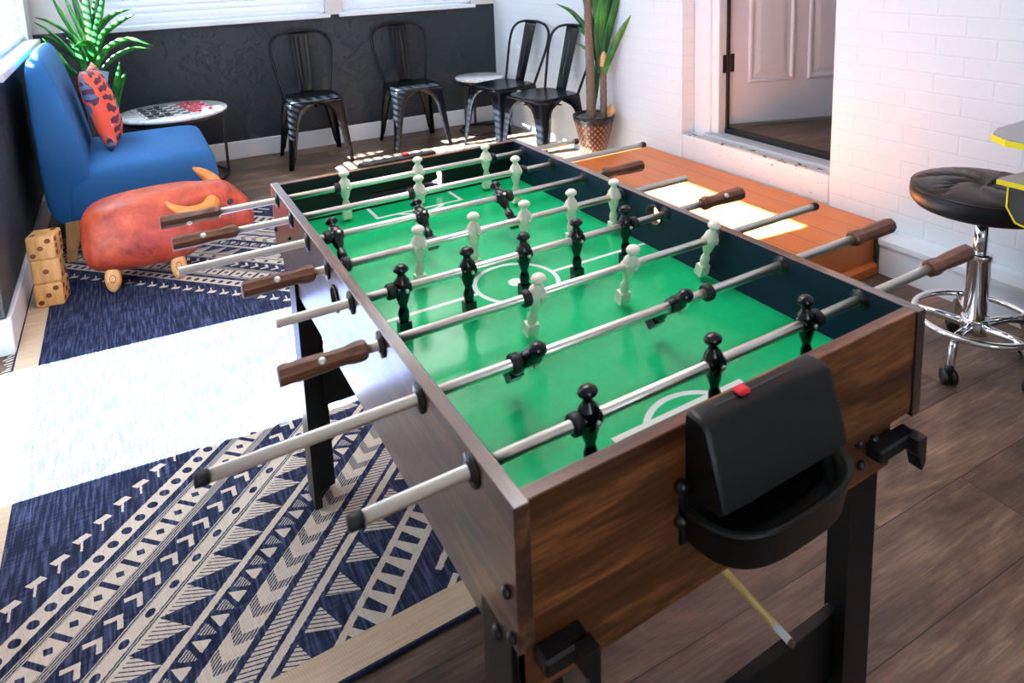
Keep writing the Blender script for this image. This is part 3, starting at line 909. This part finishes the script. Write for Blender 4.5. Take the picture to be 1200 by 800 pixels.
for k, (x, y, rz, lab) in enumerate((
    (.815,4.262,-3,'black metal chair against the dark wall, under the wide window'),
    (1.540,4.225,-4,'black metal chair against the dark wall, under the narrow window beside the small round table'),
    (2.055,3.775,-80,'black metal chair by the white brick wall, nearest the corner'),
    (2.085,3.275,-80,'black metal chair by the white brick wall, beside the potted plant'))):
    c = c0 if k == 0 else copy_tree(c0)
    c.location = (x,y,0); c.rotation_euler = (0,0,math.radians(rz)); c['label'] = lab; c['group'] = 'black metal chairs along the walls'

# ------------------------------------------------------------------ marble side tables
def side_table(lab, x, y, r, h, a0):
    t = thing('side_table', lab, 'side table', (x,y,0), 0, 'round marble side tables')
    MB().lathe([(r*.97,h-.02),(r,h-.016),(r,h-.004),(r*.985,h),(.001,h)], 56).build('table_top', MARBLE, t)
    MB().lathe([(r*.9,h-.045),(r*.93,h-.045),(r*.93,h-.02),(r*.9,h-.02),(r*.9,h-.045)], 48, 0, True, None, 1, False).build('frame', DARK_METAL, t)
    for k in range(3):
        a = a0+2*PI*k/3; c, s = math.cos(a)*r*.9, math.sin(a)*r*.9
        o = MB(); o.box((c-.008,s-.008,.0),(c+.008,s+.008,h-.022)); o.build('leg', DARK_METAL, t)
    o = MB(); rr = r*.9
    o.tube([(rr*math.cos(2*PI*k/40),rr*math.sin(2*PI*k/40),.012) for k in range(40)], .009, 8, 0, True); o.build('base_ring', DARK_METAL, t)
    return t
T1 = (-.045,4.295,.318,.462)
side_table('round marble side table holding the checkers game, behind the blue chair', *T1, math.radians(-5))
side_table('small empty round marble side table in the corner behind the black chairs', 2.115,4.26,.19,.435, math.radians(200))
# checkers
brz = math.radians(10)
bd = MB(); bd.box((-.206,-.206,0),(.206,.206,.004),0,.001)
bo = bd.build('checkers_board', BOARD, None, (T1[0]+.01,T1[1],T1[3]+.0003), (0,0,brz))
tag(bo, 'black and white checkers board laid on the larger marble side table', 'game board')
ck = MB().lathe([(.0175,0),(.0185,.001),(.0185,.007),(.0165,.008),(.013,.0065),(.001,.0065)], 24)
ckr = ck.build('checker', CHECK_RED); ckb = ck.build('checker', CHECK_BLACK)
ordn = ['nearest the wall', 'second from the wall', 'third from the wall', 'fourth from the wall', 'fifth from the wall', 'sixth from the wall', 'seventh from the wall', 'farthest from the wall']
def put_checkers(src, cname, cols, names):
    firstc = True
    for ci, cx in enumerate(cols):
        for cy in range(8):
            if (cx+cy) % 2 == 0: continue
            lx, ly = (cx-3.5)*.0475+random.uniform(-.005,.005), (cy-3.5)*.0475+random.uniform(-.005,.005)
            px_ = bo.location.x+lx*math.cos(brz)-ly*math.sin(brz); py_ = bo.location.y+lx*math.sin(brz)+ly*math.cos(brz)
            o = src if firstc else src.copy()
            if not firstc: COL.objects.link(o)
            firstc = False
            o.location = (px_,py_,T1[3]+.0045)
            tag(o, '%s checker on the board, %s, square %s' % (cname, names[ci], ordn[7-cy]), 'checker', '%s checkers on the board' % cname)
put_checkers(ckr, 'red', (5,6,7), ('innermost red column','middle red column','outermost red column'))
put_checkers(ckb, 'black', (2,1,0), ('innermost black column','middle black column','outermost black column'))

# ------------------------------------------------------------------ blue slipper chair
sf = thing('slipper_chair', 'blue armless slipper chair with its back to the left wall', 'chair', (-.3,3.56,0))
SO = (-.3,3.56,0)
def rrect(x0, x1, y0, y1, z, r, n=5):
    pts = []
    for cx, cy, a0 in ((x1-r,y1-r,0),(x0+r,y1-r,PI/2),(x0+r,y0+r,PI),(x1-r,y0+r,3*PI/2)):
        for k in range(n+1):
            a = a0+PI/2*k/n; pts.append((cx+r*math.cos(a), cy+r*math.sin(a), z))
    return pts
y0, y1 = 3.19, 3.93
o = MB()
o.loft([rrect(-.60,.070,y0+.005,y1-.005,.170,.04), rrect(-.60,.078,y0,y1,.185,.045), rrect(-.60,.082,y0-.004,y1+.004,.31,.05), rrect(-.60,.072,y0,y1,.395,.055), rrect(-.60,.052,y0+.018,y1-.018,.432,.06), rrect(-.60,.01,y0+.06,y1-.06,.450,.06), rrect(-.60,-.10,y0+.15,y1-.15,.457,.06), rrect(-.45,-.28,y0+.3,y1-.3,.458,.03)])
subsurf(o.build('seat', BLUE, sf, off=SO), 1)
# back: side profile swept across the width, rounded top corners
prof = [(-.660,.170),(-.668,.40),(-.676,.70),(-.676,.90),(-.665,.955),(-.640,.985),(-.610,.985),(-.588,.955),(-.560,.86),(-.525,.72),(-.498,.58),(-.480,.47),(-.475,.40),(-.475,.17)]
o = MB(); rings = []
for y, k in ((y0,.90),(y0+.010,.965),(y0+.035,1.0),(y0+.12,1.015),((y0+y1)/2,1.025),(y1-.12,1.015),(y1-.035,1.0),(y1-.010,.965),(y1,.90)):
    cz = .55; cx = -.58
    rings.append([(cx+(x-cx)*(k if k < 1 else 1), y, (z if z < .3 else z-(1-k)*.55*((z-.3)/.7)**2)) for x, z in prof])
o.loft(rings); subsurf(o.build('backrest', BLUE, sf, off=SO), 2)
for lx, ly, dx in ((-.565,3.215,-.03),(-.565,3.88,-.03),(.02,3.235,.012),(.02,3.88,.012)):
    o = MB(); a, b = .034, .018
    o.loft([[(lx-a,ly-a*.8,.2),(lx+a,ly-a*.8,.2),(lx+a,ly+a*.8,.2),(lx-a,ly+a*.8,.2)], [(lx+dx-b,ly-b-.01,.009),(lx+dx+b,ly-b-.01,.009),(lx+dx+b,ly+b-.01,.009),(lx+dx-b,ly+b-.01,.009)]], 0, False)
    o.build('leg', LEG_WOOD, sf, off=SO)
# pillow
def pillow_mesh(w, h, t, n=18):
    o = MB()
    def side(sgn):
        rows = []
        for j in range(n+1):
            v = -1+2*j/n; row = []
            for i in range(n+1):
                u = -1+2*i/n
                px_ = w*u*(1-.10*(1-abs(u)**2)*0 - .07*(1-v*v)*abs(u)**3*0+0); e = (1-u*u)*(1-v*v)
                pin = 1-.09*(1-(abs(v)**1.5))*abs(u)**2; pin2 = 1-.09*(1-(abs(u)**1.5))*abs(v)**2
                row.append((w*u*pin, sgn*t*(max(e,0)**.42), h*v*pin2))
            rows.append(row)
        return rows
    o.loft(side(1), 0, True, False, False); o.loft(side(-1), 0, True, False, False)
    return o
pl = pillow_mesh(.2,.215,.062).build('throw_pillow', PILLOW, None, (-.405,3.60,.662), (0,0,0))
bm = bmesh.new(); bm.from_mesh(pl.data); bmesh.ops.remove_doubles(bm, verts=bm.verts[:], dist=.0008); bmesh.ops.recalc_face_normals(bm, faces=bm.faces[:]); bm.to_mesh(pl.data); bm.free()
pl.rotation_euler = Euler((math.radians(-13), 0, math.radians(84)), 'XYZ')
tag(pl, 'red and slate blue patterned throw pillow propped on the blue chair', 'pillow')

# ------------------------------------------------------------------ bull-shaped leather footstool
bl = thing('bull_footstool', 'russet leather bull-shaped footstool with horns on the rug', 'footstool', (-.2,2.80,0), math.radians(-4))
o = MB()
sec = [ # x, z centre, half height, half width
 (-.345,.225,.03,.03),(-.340,.225,.085,.08),(-.322,.226,.125,.118),(-.27,.228,.150,.140),(-.15,.232,.163,.150),(0,.236,.165,.150),(.08,.240,.160,.142),(.135,.252,.140,.120),
 (.175,.270,.118,.098),(.22,.280,.112,.090),(.265,.270,.108,.086),(.31,.245,.090,.076),(.345,.222,.070,.066),(.366,.210,.05,.05),(.372,.208,.022,.022)]
rings = []
for x, zc, hh, hw in sec:
    rg = []; x = x*.955+.010
    for i in range(28):
        a = 2*PI*i/28; c, s = math.cos(a), math.sin(a); e = 3.0
        k = (abs(c)**e+abs(s)**e)**(-1/e)
        rg.append((x, hw*k*c, zc+hh*k*s))
    rings.append(rg)
o.loft(rings); subsurf(o.build('body', LEATHER, bl), 1)
# welts round the body
for x in (.11,):
    pts = [(x+.012*math.sin(2*PI*i/40), .131*math.cos(2*PI*i/40), .248+.151*math.sin(2*PI*i/40)) for i in range(40)]
for s in (-1,1):
    o = MB()
    if s < 0: pts = [(.20,-.082,.320),(.165,-.130,.306),(.10,-.158,.316),(.045,-.160,.345),(.015,-.155,.376)]
    else: pts = [(.22,.080,.335),(.205,.115,.362),(.180,.135,.388),(.15,.148,.410),(.13,.150,.424)]
    P = spline(pts, 6); m = len(P); o.tube(P, .02, 12, 0, False, [.030*(1-(i/(m-1))**1.6)+.004 for i in range(m)])
    o.build('horn', HORN_WOOD, bl)
    o = MB(); o.lathe([(.001,-.004),(.010,-.003),(.013,.002),(.011,.006),(.004,.009),(.001,.0095)], 16, 0, True, Matrix.Translation((.268,s*.083,.305)) @ Matrix.Rotation(-s*PI/2,4,'X')); o.build('eye', EYE_BLACK, bl)
for lx in (-.215,.035):
    for s in (-1,1):
        o = MB(); M_ = Matrix.Translation((lx,s*.092,.064)) @ Matrix.Rotation(s*math.radians(12),4,'X') @ Matrix.Rotation(PI/2,4,'X')
        o.lathe([(.001,-.026),(.018,-.026),(.030,-.020),(.034,-.006),(.034,.008),(.029,.020),(.017,.026),(.001,.026)], 24, 0, True, M_ @ Matrix.Diagonal((.92,1.75,1,1)))
        lo = o.build('foot', PEG_WOOD, bl)
        r = MB().lathe([(.011,.0),(.013,.0),(.013,.0012),(.011,.0012),(.011,0)], 20, 0, True, M_ @ Matrix.Translation((0,0,.0262 if s < 0 else -.0274)) @ Matrix.Diagonal((.92,1.3,1,1)), 1, False)
        r.build('growth_ring', DICE_PIP, lo)
zmin = min((bl.matrix_world @ v.co).z for c in bl.children if c.name.startswith('foot') for v in c.data.vertices)
bl.location.z = .0085-zmin

# ------------------------------------------------------------------ wooden dice
def die(lab, z, rz, faces, dx=0, dy=0):
    E = .100
    d = thing('wooden_die', lab, 'die', (-.640+dx,2.765+dy,z), math.radians(rz), 'stacked wooden dice')
    MB().box((-E/2,-E/2,0),(E/2,E/2,E),0,.011,None,4).build('cube', DICE_WOOD, d)
    q = .028
    LAY = {1:[(0,0)],2:[(-q,-q),(q,q)],3:[(-q,-q),(0,0),(q,q)],4:[(-q,-q),(q,q),(-q,q),(q,-q)],5:[(-q,-q),(q,q),(-q,q),(q,-q),(0,0)],6:[(-q,-q),(-q,0),(-q,q),(q,-q),(q,0),(q,q)]}
    C = Vector((0,0,E/2))
    rot = {'front': Matrix.Rotation(PI/2,4,'X'), 'right': Matrix.Rotation(PI/2,4,'Z') @ Matrix.Rotation(PI/2,4,'X'), 'top': Matrix.Identity(4)}
    for fc, nn in faces.items():
        for u, v in LAY[nn]:
            o = MB().lathe([(.0105,-.003),(.0105,.0006),(.009,.0010),(.001,.0004)], 16, 0, True, Matrix.Translation(C) @ rot[fc] @ Matrix.Translation((u,v,E/2)))
            o.build('pip', DICE_PIP, d)
    return d
die('wooden die at the bottom of the stack beside the left wall', .0085, -11, {'front':3,'right':5,'top':6})
die('wooden die in the middle of the stack, one pip facing out', .1087, -7, {'front':1,'right':4,'top':2}, -.002, .004)
die('wooden die on top of the stack, three slanting pips facing out', .2089, -13, {'front':3,'right':6,'top':2}, -.004, .002)

# ------------------------------------------------------------------ plants
def leaf_mesh(mb, w, pts, fold=.22):
    P = spline(pts, 6); m = len(P)
    rows = []
    for i, p in enumerate(P):
        t = (P[min(i+1,m-1)]-P[max(i-1,0)]).normalized()
        sd = t.cross(Vector((0,0,1)))
        vd = Vector((.5,.866,-.1))           # leaves fan out, mostly showing their broad side to the room
        sd = (t.cross(vd)*.75+sd*.45)
        if sd.length < 1e-3: sd = Vector((1,0,0))
        sd.normalize(); nn = sd.cross(t).normalized()
        f_ = i/(m-1); k = (.45+.55*min(1,f_/.3))*(1-max(0,(f_-.45)/.55)**1.8)
        hw = w*.5*k+.0006
        rows.append([p-sd*hw+nn*hw*fold, p-sd*hw*.5+nn*hw*fold*.35, p-nn*hw*fold*.1, p+sd*hw*.5+nn*hw*fold*.35, p+sd*hw+nn*hw*fold])
    mb.loft(rows, 0, True, False, False)
LEAVES_R = [
    (0.034, [(2.275, 2.913, 0.615), (2.277, 2.99, 0.823), (2.216, 3.093, 0.977), (2.144, 3.186, 1.043)]),
    (0.04, [(2.301, 2.895, 0.598), (2.327, 2.848, 0.74), (2.362, 2.787, 0.883), (2.385, 2.731, 0.977)]),
    (0.04, [(2.277, 2.922, 0.667), (2.284, 2.989, 0.876), (2.284, 3.055, 1.061), (2.277, 3.131, 1.275)]),
    (0.045, [(2.286, 2.917, 0.667), (2.295, 2.932, 0.879), (2.283, 2.955, 1.064), (2.271, 2.992, 1.326)]),
    (0.045, [(2.29, 2.914, 0.667), (2.299, 2.903, 0.881), (2.309, 2.885, 1.065), (2.335, 2.878, 1.348)]),
    (0.045, [(2.295, 2.90, 0.667), (2.335, 2.885, 0.873), (2.368, 2.85, 1.055), (2.38, 2.80, 1.289)]),
    (0.04, [(2.292, 2.908, 0.64), (2.335, 2.91, 0.898), (2.372, 2.90, 1.08), (2.385, 2.88, 1.373)]),
    (0.04, [(2.283, 2.913, 0.641), (2.269, 2.923, 0.855), (2.292, 2.906, 1.039), (2.31, 2.921, 1.375)]),
    (0.036, [(2.323, 2.972, 0.766), (2.299, 2.961, 0.633), (2.282, 2.951, 0.527), (2.263, 2.937, 0.4)]),
    (0.022, [(2.32, 3.013, 0.789), (2.291, 3.054, 0.832), (2.27, 3.089, 0.87), (2.258, 3.118, 0.902)]),
    (0.02, [(2.311, 3.003, 0.704), (2.289, 3.037, 0.735), (2.263, 3.073, 0.767), (2.235, 3.108, 0.783)]),
    (0.035, [(2.288, 2.895, 0.562), (2.297, 2.853, 0.673), (2.301, 2.806, 0.747), (2.296, 2.764, 0.814)]),
]
LEAVES_L = [
    (0.03, [(-0.452, 4.311, 0.751), (-0.531, 4.415, 0.955), (-0.634, 4.501, 1.05), (-0.72, 4.56, 1.089)]),
    (0.03, [(-0.453, 4.309, 0.735), (-0.559, 4.38, 0.894), (-0.654, 4.438, 1.015), (-0.72, 4.475, 1.065)]),
    (0.026, [(-0.462, 4.314, 0.736), (-0.563, 4.438, 0.878), (-0.647, 4.519, 0.955), (-0.715, 4.57, 0.971)]),
    (0.05, [(-0.455, 4.322, 0.801), (-0.509, 4.402, 0.954), (-0.575, 4.485, 1.094), (-0.624, 4.558, 1.228)]),
    (0.034, [(-0.446, 4.317, 0.801), (-0.482, 4.353, 0.982), (-0.523, 4.384, 1.126), (-0.552, 4.404, 1.248)]),
    (0.05, [(-0.446, 4.317, 0.801), (-0.467, 4.368, 1.005), (-0.494, 4.413, 1.158), (-0.506, 4.458, 1.362)]),
    (0.05, [(-0.441, 4.314, 0.801), (-0.439, 4.313, 1.007), (-0.436, 4.306, 1.184), (-0.425, 4.299, 1.383)]),
    (0.045, [(-0.435, 4.314, 0.816), (-0.413, 4.318, 1.004), (-0.387, 4.312, 1.156), (-0.34, 4.299, 1.33)]),
    (0.04, [(-0.434, 4.315, 0.826), (-0.407, 4.282, 0.981), (-0.364, 4.237, 1.122), (-0.319, 4.195, 1.28)]),
    (0.036, [(-0.431, 4.318, 0.851), (-0.387, 4.322, 1.002), (-0.307, 4.291, 1.085), (-0.2, 4.237, 1.121)]),
    (0.036, [(-0.43, 4.312, 0.826), (-0.373, 4.268, 0.969), (-0.285, 4.193, 1.043), (-0.193, 4.111, 1.091)]),
    (0.036, [(-0.417, 4.297, 0.785), (-0.36, 4.245, 0.888), (-0.244, 4.151, 0.946), (-0.114, 4.03, 0.905)]),
    (0.028, [(-0.411, 4.288, 0.754), (-0.331, 4.276, 0.83), (-0.227, 4.245, 0.88), (-0.132, 4.21, 0.874)]),
    (0.04, [(-0.477, 4.313, 0.686), (-0.57, 4.338, 0.786), (-0.633, 4.35, 0.904), (-0.675, 4.338, 0.975)]),
    (0.07, [(-0.481, 4.315, 0.686), (-0.442, 4.257, 0.823), (-0.459, 4.224, 0.929), (-0.531, 4.201, 0.918)]),
    (0.034, [(-0.478, 4.311, 0.675), (-0.431, 4.263, 0.77), (-0.394, 4.219, 0.853), (-0.36, 4.174, 0.92)]),
    (0.045, [(-0.464, 4.237, 0.633), (-0.489, 4.253, 0.788), (-0.511, 4.259, 0.891), (-0.553, 4.271, 0.974)]),
    (0.036, [(-0.378, 4.205, 0.418), (-0.357, 4.189, 0.6), (-0.321, 4.154, 0.73), (-0.302, 4.121, 0.818)]),
    (0.03, [(-0.365, 4.197, 0.417), (-0.336, 4.195, 0.596), (-0.302, 4.176, 0.699), (-0.274, 4.151, 0.755)]),
    (0.04, [(-0.374, 4.202, 0.417), (-0.382, 4.199, 0.576), (-0.399, 4.185, 0.658), (-0.413, 4.167, 0.724)]),
    (0.045, [(-0.386, 4.204, 0.392), (-0.405, 4.195, 0.528), (-0.423, 4.172, 0.597), (-0.436, 4.139, 0.634)]),
    (0.03, [(-0.449, 4.314, 0.776), (-0.504, 4.38, 0.919), (-0.542, 4.422, 0.981), (-0.591, 4.465, 1.019)]),
    (0.03, [(-0.428, 4.307, 0.8), (-0.428, 4.379, 1.078), (-0.472, 4.448, 1.207), (-0.485, 4.5, 1.335)]),
]
# right-hand plant
PR = (2.24,2.93,0)
p1 = thing('potted_yucca', 'tall yucca with two ringed trunks in a copper lattice pot by the brick wall', 'potted plant', PR)
MB().lathe([(.085,0),(.092,.012),(.090,.05),(.084,.085),(.076,.108),(.082,.13),(.110,.25),(.121,.30),(.128,.318),(.133,.345),(.129,.352),(.123,.346),(.118,.325),(.001,.32)], 40).build('pot', POT, p1)
o = MB()
for k in range(70):
    a = random.uniform(0,2*PI); r = random.uniform(.0,.085); h = .332+random.uniform(0,.018)
    pts = [(r*math.cos(a)+random.uniform(-.02,.02), r*math.sin(a)+random.uniform(-.02,.02), h+random.uniform(-.008,.008)) for _ in range(3)]
    o.tube(spline(pts,3), .0018, 4)
o.lathe([(.119,.325),(.10,.338),(.001,.342)], 24)
o.build('moss', SOIL, p1)
def trunk(pts, r0, r1, mb=None):
    o = mb or MB(); P = spline(pts, 10); m = len(P)
    return o.tube(P, r0, 14, 0, False, [r0+(r1-r0)*i/(m-1)+.0012*math.sin(i*2.1) for i in range(m)])
t1 = trunk([(2.206,2.905,.33),(2.216,2.925,.50),(2.236,2.955,.75),(2.252,2.985,1.02),(2.262,2.995,1.30)], .030, .024).build('trunk', TRUNK, p1, off=PR)
t2 = trunk([(2.272,2.868,.33),(2.286,2.885,.50),(2.300,2.902,.655)], .0215, .020).build('trunk', TRUNK, p1, off=PR)
MB().lathe([(.0205,0),(.0215,.012),(.021,.06),(.014,.082),(.004,.098),(.001,.099)], 14, 0, True, Matrix.Translation((2.300,2.902,.652)) @ Matrix.Rotation(.08,4,'Y')).build('cut_end', CUT_WOOD, t2, off=PR)['label'] = 'pale cut end of the trunk'
o = MB()
for w_, pts in LEAVES_R: leaf_mesh(o, w_*1.1, pts)
solid(o.build('foliage', LEAF, p1, off=PR, fix=False), .001)
o = MB()
for k in range(6):
    b = Vector((2.292+random.uniform(-.01,.02),2.862+random.uniform(-.02,.02),.335)); tipv = b+Vector((random.uniform(-.02,.05),random.uniform(-.05,.01),random.uniform(.05,.10)))
    leaf_mesh(o, .038, [b, (b+tipv)/2+Vector((.008,0,.006)), tipv], .4)
solid(o.build('dry_husk', HUSK, p1, off=PR, fix=False), .001)
# corner plant
PLo = (-.50,4.36,0)
p2 = thing('potted_corner_plant', 'bushy strap-leaved plant in the corner behind the blue chair', 'potted plant', PLo)
MB().lathe([(.075,0),(.08,.01),(.10,.22),(.108,.24),(.104,.246),(.094,.235),(.001,.225)], 32).build('pot', plain('black_plastic_pot', lin(30,30,32), .5), p2)
MB().lathe([(.096,.222),(.06,.236),(.001,.238)], 24).build('moss', SOIL, p2)
trunk([(-.50,4.36,.23),(-.485,4.345,.45),(-.455,4.32,.72)], .026, .022).build('trunk', TRUNK, p2, off=PLo)
trunk([(-.47,4.33,.23),(-.43,4.28,.33),(-.383,4.21,.42)], .02, .018).build('trunk', TRUNK, p2, off=PLo)
o = MB()
for w_, pts in LEAVES_L: leaf_mesh(o, w_*.98, pts)
solid(o.build('foliage', LEAF, p2, off=PLo, fix=False), .001)
o = MB(); o.box((-.036,-.0006,-.04),(.036,.0006,.04),0,0,Matrix.Translation((-.405,4.235,.725)) @ Matrix.Rotation(math.radians(-20),4,'Z') @ Matrix.Rotation(math.radians(12),4,'Y')); o.build('plant_tag', CLEAR_TAG, p2, off=PLo)

# ------------------------------------------------------------------ bar stool
SX, SY = 1.990, .540
st = thing('bar_stool', 'black tufted swivel stool with chrome base on casters by the brick wall', 'stool', (SX,SY,0), math.radians(0))
o = MB(); n = 96; prof = [(r_*1.08,z_-.026) for r_, z_ in [(.150,.548),(.176,.552),(.186,.566),(.189,.585),(.188,.602),(.183,.612),(.176,.618),(.160,.624),(.135,.628),(.105,.631),(.075,.632),(.05,.631),(.03,.628),(.015,.623),(.002,.618)]]
rings = []
for r, z in prof:
    rg = []
    for i in range(n):
        a = 2*PI*i/n; dz = 0
        if r < .195 and z > .574:
            ph = (a+.9*(1-r/.18)-.3)*7/(2*PI); d = abs(ph-round(ph))*2*PI/7*r
            dz = -.012*math.exp(-(d/.007)**2)*min(1, r/.03)*min(1, max(0,(.196-r)/.02))
        rg.append((r*math.cos(a), r*math.sin(a), z+dz))
    rings.append(rg)
o.loft(rings); o.build('seat', STOOL_LEATHER, st)
o = MB(); o.tube([(.199*math.cos(2*PI*k/64),.199*math.sin(2*PI*k/64),.584) for k in range(64)], .003, 6, 0, True); o.build('seat_piping', STOOL_LEATHER, st)
MB().lathe([(.06,.505),(.07,.522),(.02,.522),(.02,.505)], 24).build('seat_plate', DARK_METAL, st)
MB().cyl((0,0,.28),(0,0,.515),.0195,20).build('gas_lift', CHROME, st)
MB().lathe([(.033,.13),(.033,.352),(.036,.353),(.036,.368),(.030,.372),(.021,.372)], 24).build('pole_sleeve', CHROME, st)
o = MB(); RF = .172
o.tube([(RF*math.cos(2*PI*k/64),RF*math.sin(2*PI*k/64),.150) for k in range(64)], .0105, 12, 0, True)
for k in range(5):
    a = 2*PI*k/5+math.radians(-172); o.cyl((.02*math.cos(a),.02*math.sin(a),.135),(RF*math.cos(a),RF*math.sin(a),.148),.0085,10)
o.lathe([(.036,.10),(.040,.105),(.040,.150),(.036,.156),(.030,.156)], 20)
o.build('foot_ring', CHROME, st)
for k in range(5):
    a = 2*PI*k/5+math.radians(-172); c, s = math.cos(a), math.sin(a)
    P = spline([(.034*c,.034*s,.125),(.11*c,.11*s,.138),(.158*c,.158*s,.128),(.175*c,.175*s,.09),(.180*c,.180*s,.052)], 6)
    lg = MB().tube(P, .0125, 10).build('leg', CHROME, st)
    ca = thing_c = MB(); M_ = Matrix.Translation((.186*c,.186*s,.024)) @ Matrix.Rotation(a+.7+k*1.3,4,'Z')
    for sg in (-1,1): ca.lathe([(.001,sg*.006),(.023,sg*.006),(.024,sg*.010),(.024,sg*.018),(.020,sg*.021),(.001,sg*.0215)], 20, 0, True, M_ @ Matrix.Rotation(PI/2,4,'X'))
    ca.lathe([(.012,.008),(.014,.02),(.013,.034),(.009,.04)], 12, 0, True, M_)
    ca.build('caster', BLACK_PLASTIC, lg)

# ------------------------------------------------------------------ cocktail arcade table at the right edge
ar = thing('arcade_table', 'grey arcade table with bright yellow edging at the right edge of the frame', 'arcade table', (2.02,-.02,0))
AO = (2.02,-.02,0)
def slab(name, poly, z0, z1):
    MB().prism(poly, 'z', z0, z1).build(name, ARCADE_TOP, ar, off=AO)
    def grow(e): 
        c = Vector((sum(p[0] for p in poly)/len(poly), sum(p[1] for p in poly)/len(poly)))
        return [tuple(Vector(p)+(Vector(p)-c).normalized()*e) for p in poly]
    q = grow(.004); MB().prism(q, 'z', z0-.001, z1-.004).build('edging', YELLOW_EDGE, ar, off=AO)['label'] = 'yellow edging'
slab('table_top', [(1.790,.40),(1.83,.455),(1.90,.475),(2.30,.475),(2.30,-.45),(1.79,-.45)], .783, .803)
slab('control_deck', [(1.705,.375),(2.05,.335),(2.05,.02),(1.705,.02)], .700, .716)
pp_ = [(.352,.699),(.352,.640),(.330,.604),(.20,.575),(.03,.565),(.03,.699)]
o = MB(); o.prism(pp_, 'x', 1.715, 1.733); o.build('side_panel', ARCADE_SIDE, ar, off=AO)
o = MB(); o.prism([(.352,.699),(.352,.640),(.330,.604),(.20,.575),(.199,.571),(.332,.600),(.356,.639),(.356,.699)], 'x', 1.713, 1.735); o.build('side_edging', YELLOW_EDGE, ar, off=AO)['label'] = 'yellow edging'
o = MB(); o.box((2.03,-.40,.02),(2.30,.30,.783),0,.004); o.build('cabinet', ARCADE_SIDE, ar, off=AO)
for x in (2.06,2.27):
    for y in (-.37,.27): MB().cyl((x,y,0),(x,y,.022),.018,12).build('foot', BLACK_RUBBER, ar, off=AO)
o = MB(); o.tube(spline([(1.80,.30,.59),(1.83,.31,.565),(1.86,.315,.555),(1.92,.30,.56),(2.04,.25,.50)],6), .005, 8); o.build('power_cord', CORD, ar, off=AO)

# ------------------------------------------------------------------ blank cover plate on the brick
cp = thing('outlet_cover', 'oval white cover plate with two screws low on the brick wall behind the chairs', 'cover plate', (XR,4.13,.60))
Mx = Matrix.Rotation(-PI/2,4,'Y')
MB().lathe([(.040,0),(.040,.004),(.036,.006),(.001,.006)], 32, 0, True, Mx @ Matrix.Diagonal((1.7,1,1,1))).build('plate', WHITE_PAINT, cp)
for z in (-.04,.04): MB().lathe([(.004,.006),(.004,.008),(.001,.008)], 10, 0, True, Matrix.Translation((0,0,z)) @ Mx).build('screw', STEEL, cp)

# ------------------------------------------------------------------ light
w = bpy.data.worlds.new('World'); SC.world = w; w.use_nodes = True
bg = w.node_tree.nodes['Background']; bg.inputs[0].default_value = (.74,.88,1.0,1); bg.inputs[1].default_value = 7.0
sd = Vector((1,-.085,-.62)).normalized()
L = bpy.data.lights.new('sun', 'SUN'); L.energy = 350; L.angle = math.radians(.53); L.color = (.93,.98,1)
so = bpy.data.objects.new('sun', L); COL.objects.link(so); so.rotation_euler = sd.to_track_quat('-Z','Y').to_euler(); so.location = (-4,2,4)
def portal(loc, rot, sx, sy):
    L = bpy.data.lights.new('sky_portal', 'AREA'); L.shape = 'RECTANGLE'; L.size = sx; L.size_y = sy; L.cycles.is_portal = True
    o = bpy.data.objects.new('sky_portal', L); COL.objects.link(o); o.location = loc; o.rotation_euler = rot
portal(((FW[0]+FW[1])/2,YN-.12,1.55), (PI/2,0,PI), FW[1]-FW[0], 1.2)
portal((XL-.2,1.9,1.05), (0,-PI/2,0), 2.1, 1.0)
portal((XL-.2,3.64,1.55), (0,-PI/2,0), 1.2, 1.56)
portal((.9,4.8,1.55), (-PI/2,0,0), 2.7, 1.2)
# added overhead fill lights brightening the table, far end and inner room
def add_fill(x, y, sx, sy, e):
    L = bpy.data.lights.new('fill_light', 'AREA'); L.shape = 'RECTANGLE'; L.size = sx; L.size_y = sy; L.energy = e; L.color = (.95,.98,1)
    o = bpy.data.objects.new('fill_light', L); COL.objects.link(o); o.location = (x,y,ZC-.03)
add_fill(.5,1.2,1.0,1.0,26); add_fill(1.2,3.3,.6,.6,8); add_fill(3.4,2.4,.5,.5,14)

# ------------------------------------------------------------------ camera
cam = bpy.data.cameras.new('camera'); co = bpy.data.objects.new('camera', cam); COL.objects.link(co); SC.camera = co
px, py, pz, yaw, pitch, roll, fpx, ppx, ppy = -.2807, -.5295, 1.3437, .52, .1639, -.0361, 811.2, 606.56, 83.85
cy_, sy_, cp_, sp_ = math.cos(yaw), math.sin(yaw), math.cos(pitch), math.sin(pitch)
F = Vector((sy_*cp_, cy_*cp_, -sp_)); Rr = Vector((cy_,-sy_,0)); U = Rr.cross(F)
R2 = math.cos(roll)*Rr+math.sin(roll)*U; U2 = -math.sin(roll)*Rr+math.cos(roll)*U
Mc = Matrix((R2, U2, -F)).transposed().to_4x4(); Mc.translation = (px,py,pz); co.matrix_world = Mc
cam.sensor_width = 36; cam.lens = fpx/1200*36; cam.shift_x = (600-ppx)/1200; cam.shift_y = (ppy-400)/1200
cam.clip_start = .02; cam.clip_end = 60
cam.dof.use_dof = True; cam.dof.focus_distance = 2.3; cam.dof.aperture_fstop = 8.0

vs = SC.view_settings; vs.view_transform = 'Standard'; vs.look = 'None'; vs.exposure = 0.0; vs.gamma = 1.0; vs.use_curve_mapping = False
SC.cycles.max_bounces = 10; SC.cycles.diffuse_bounces = 5; SC.cycles.glossy_bounces = 4; SC.cycles.transparent_max_bounces = 12
SC.cycles.use_denoising = True; SC.cycles.sample_clamp_indirect = 8.0; SC.cycles.caustics_reflective = False; SC.cycles.caustics_refractive = False
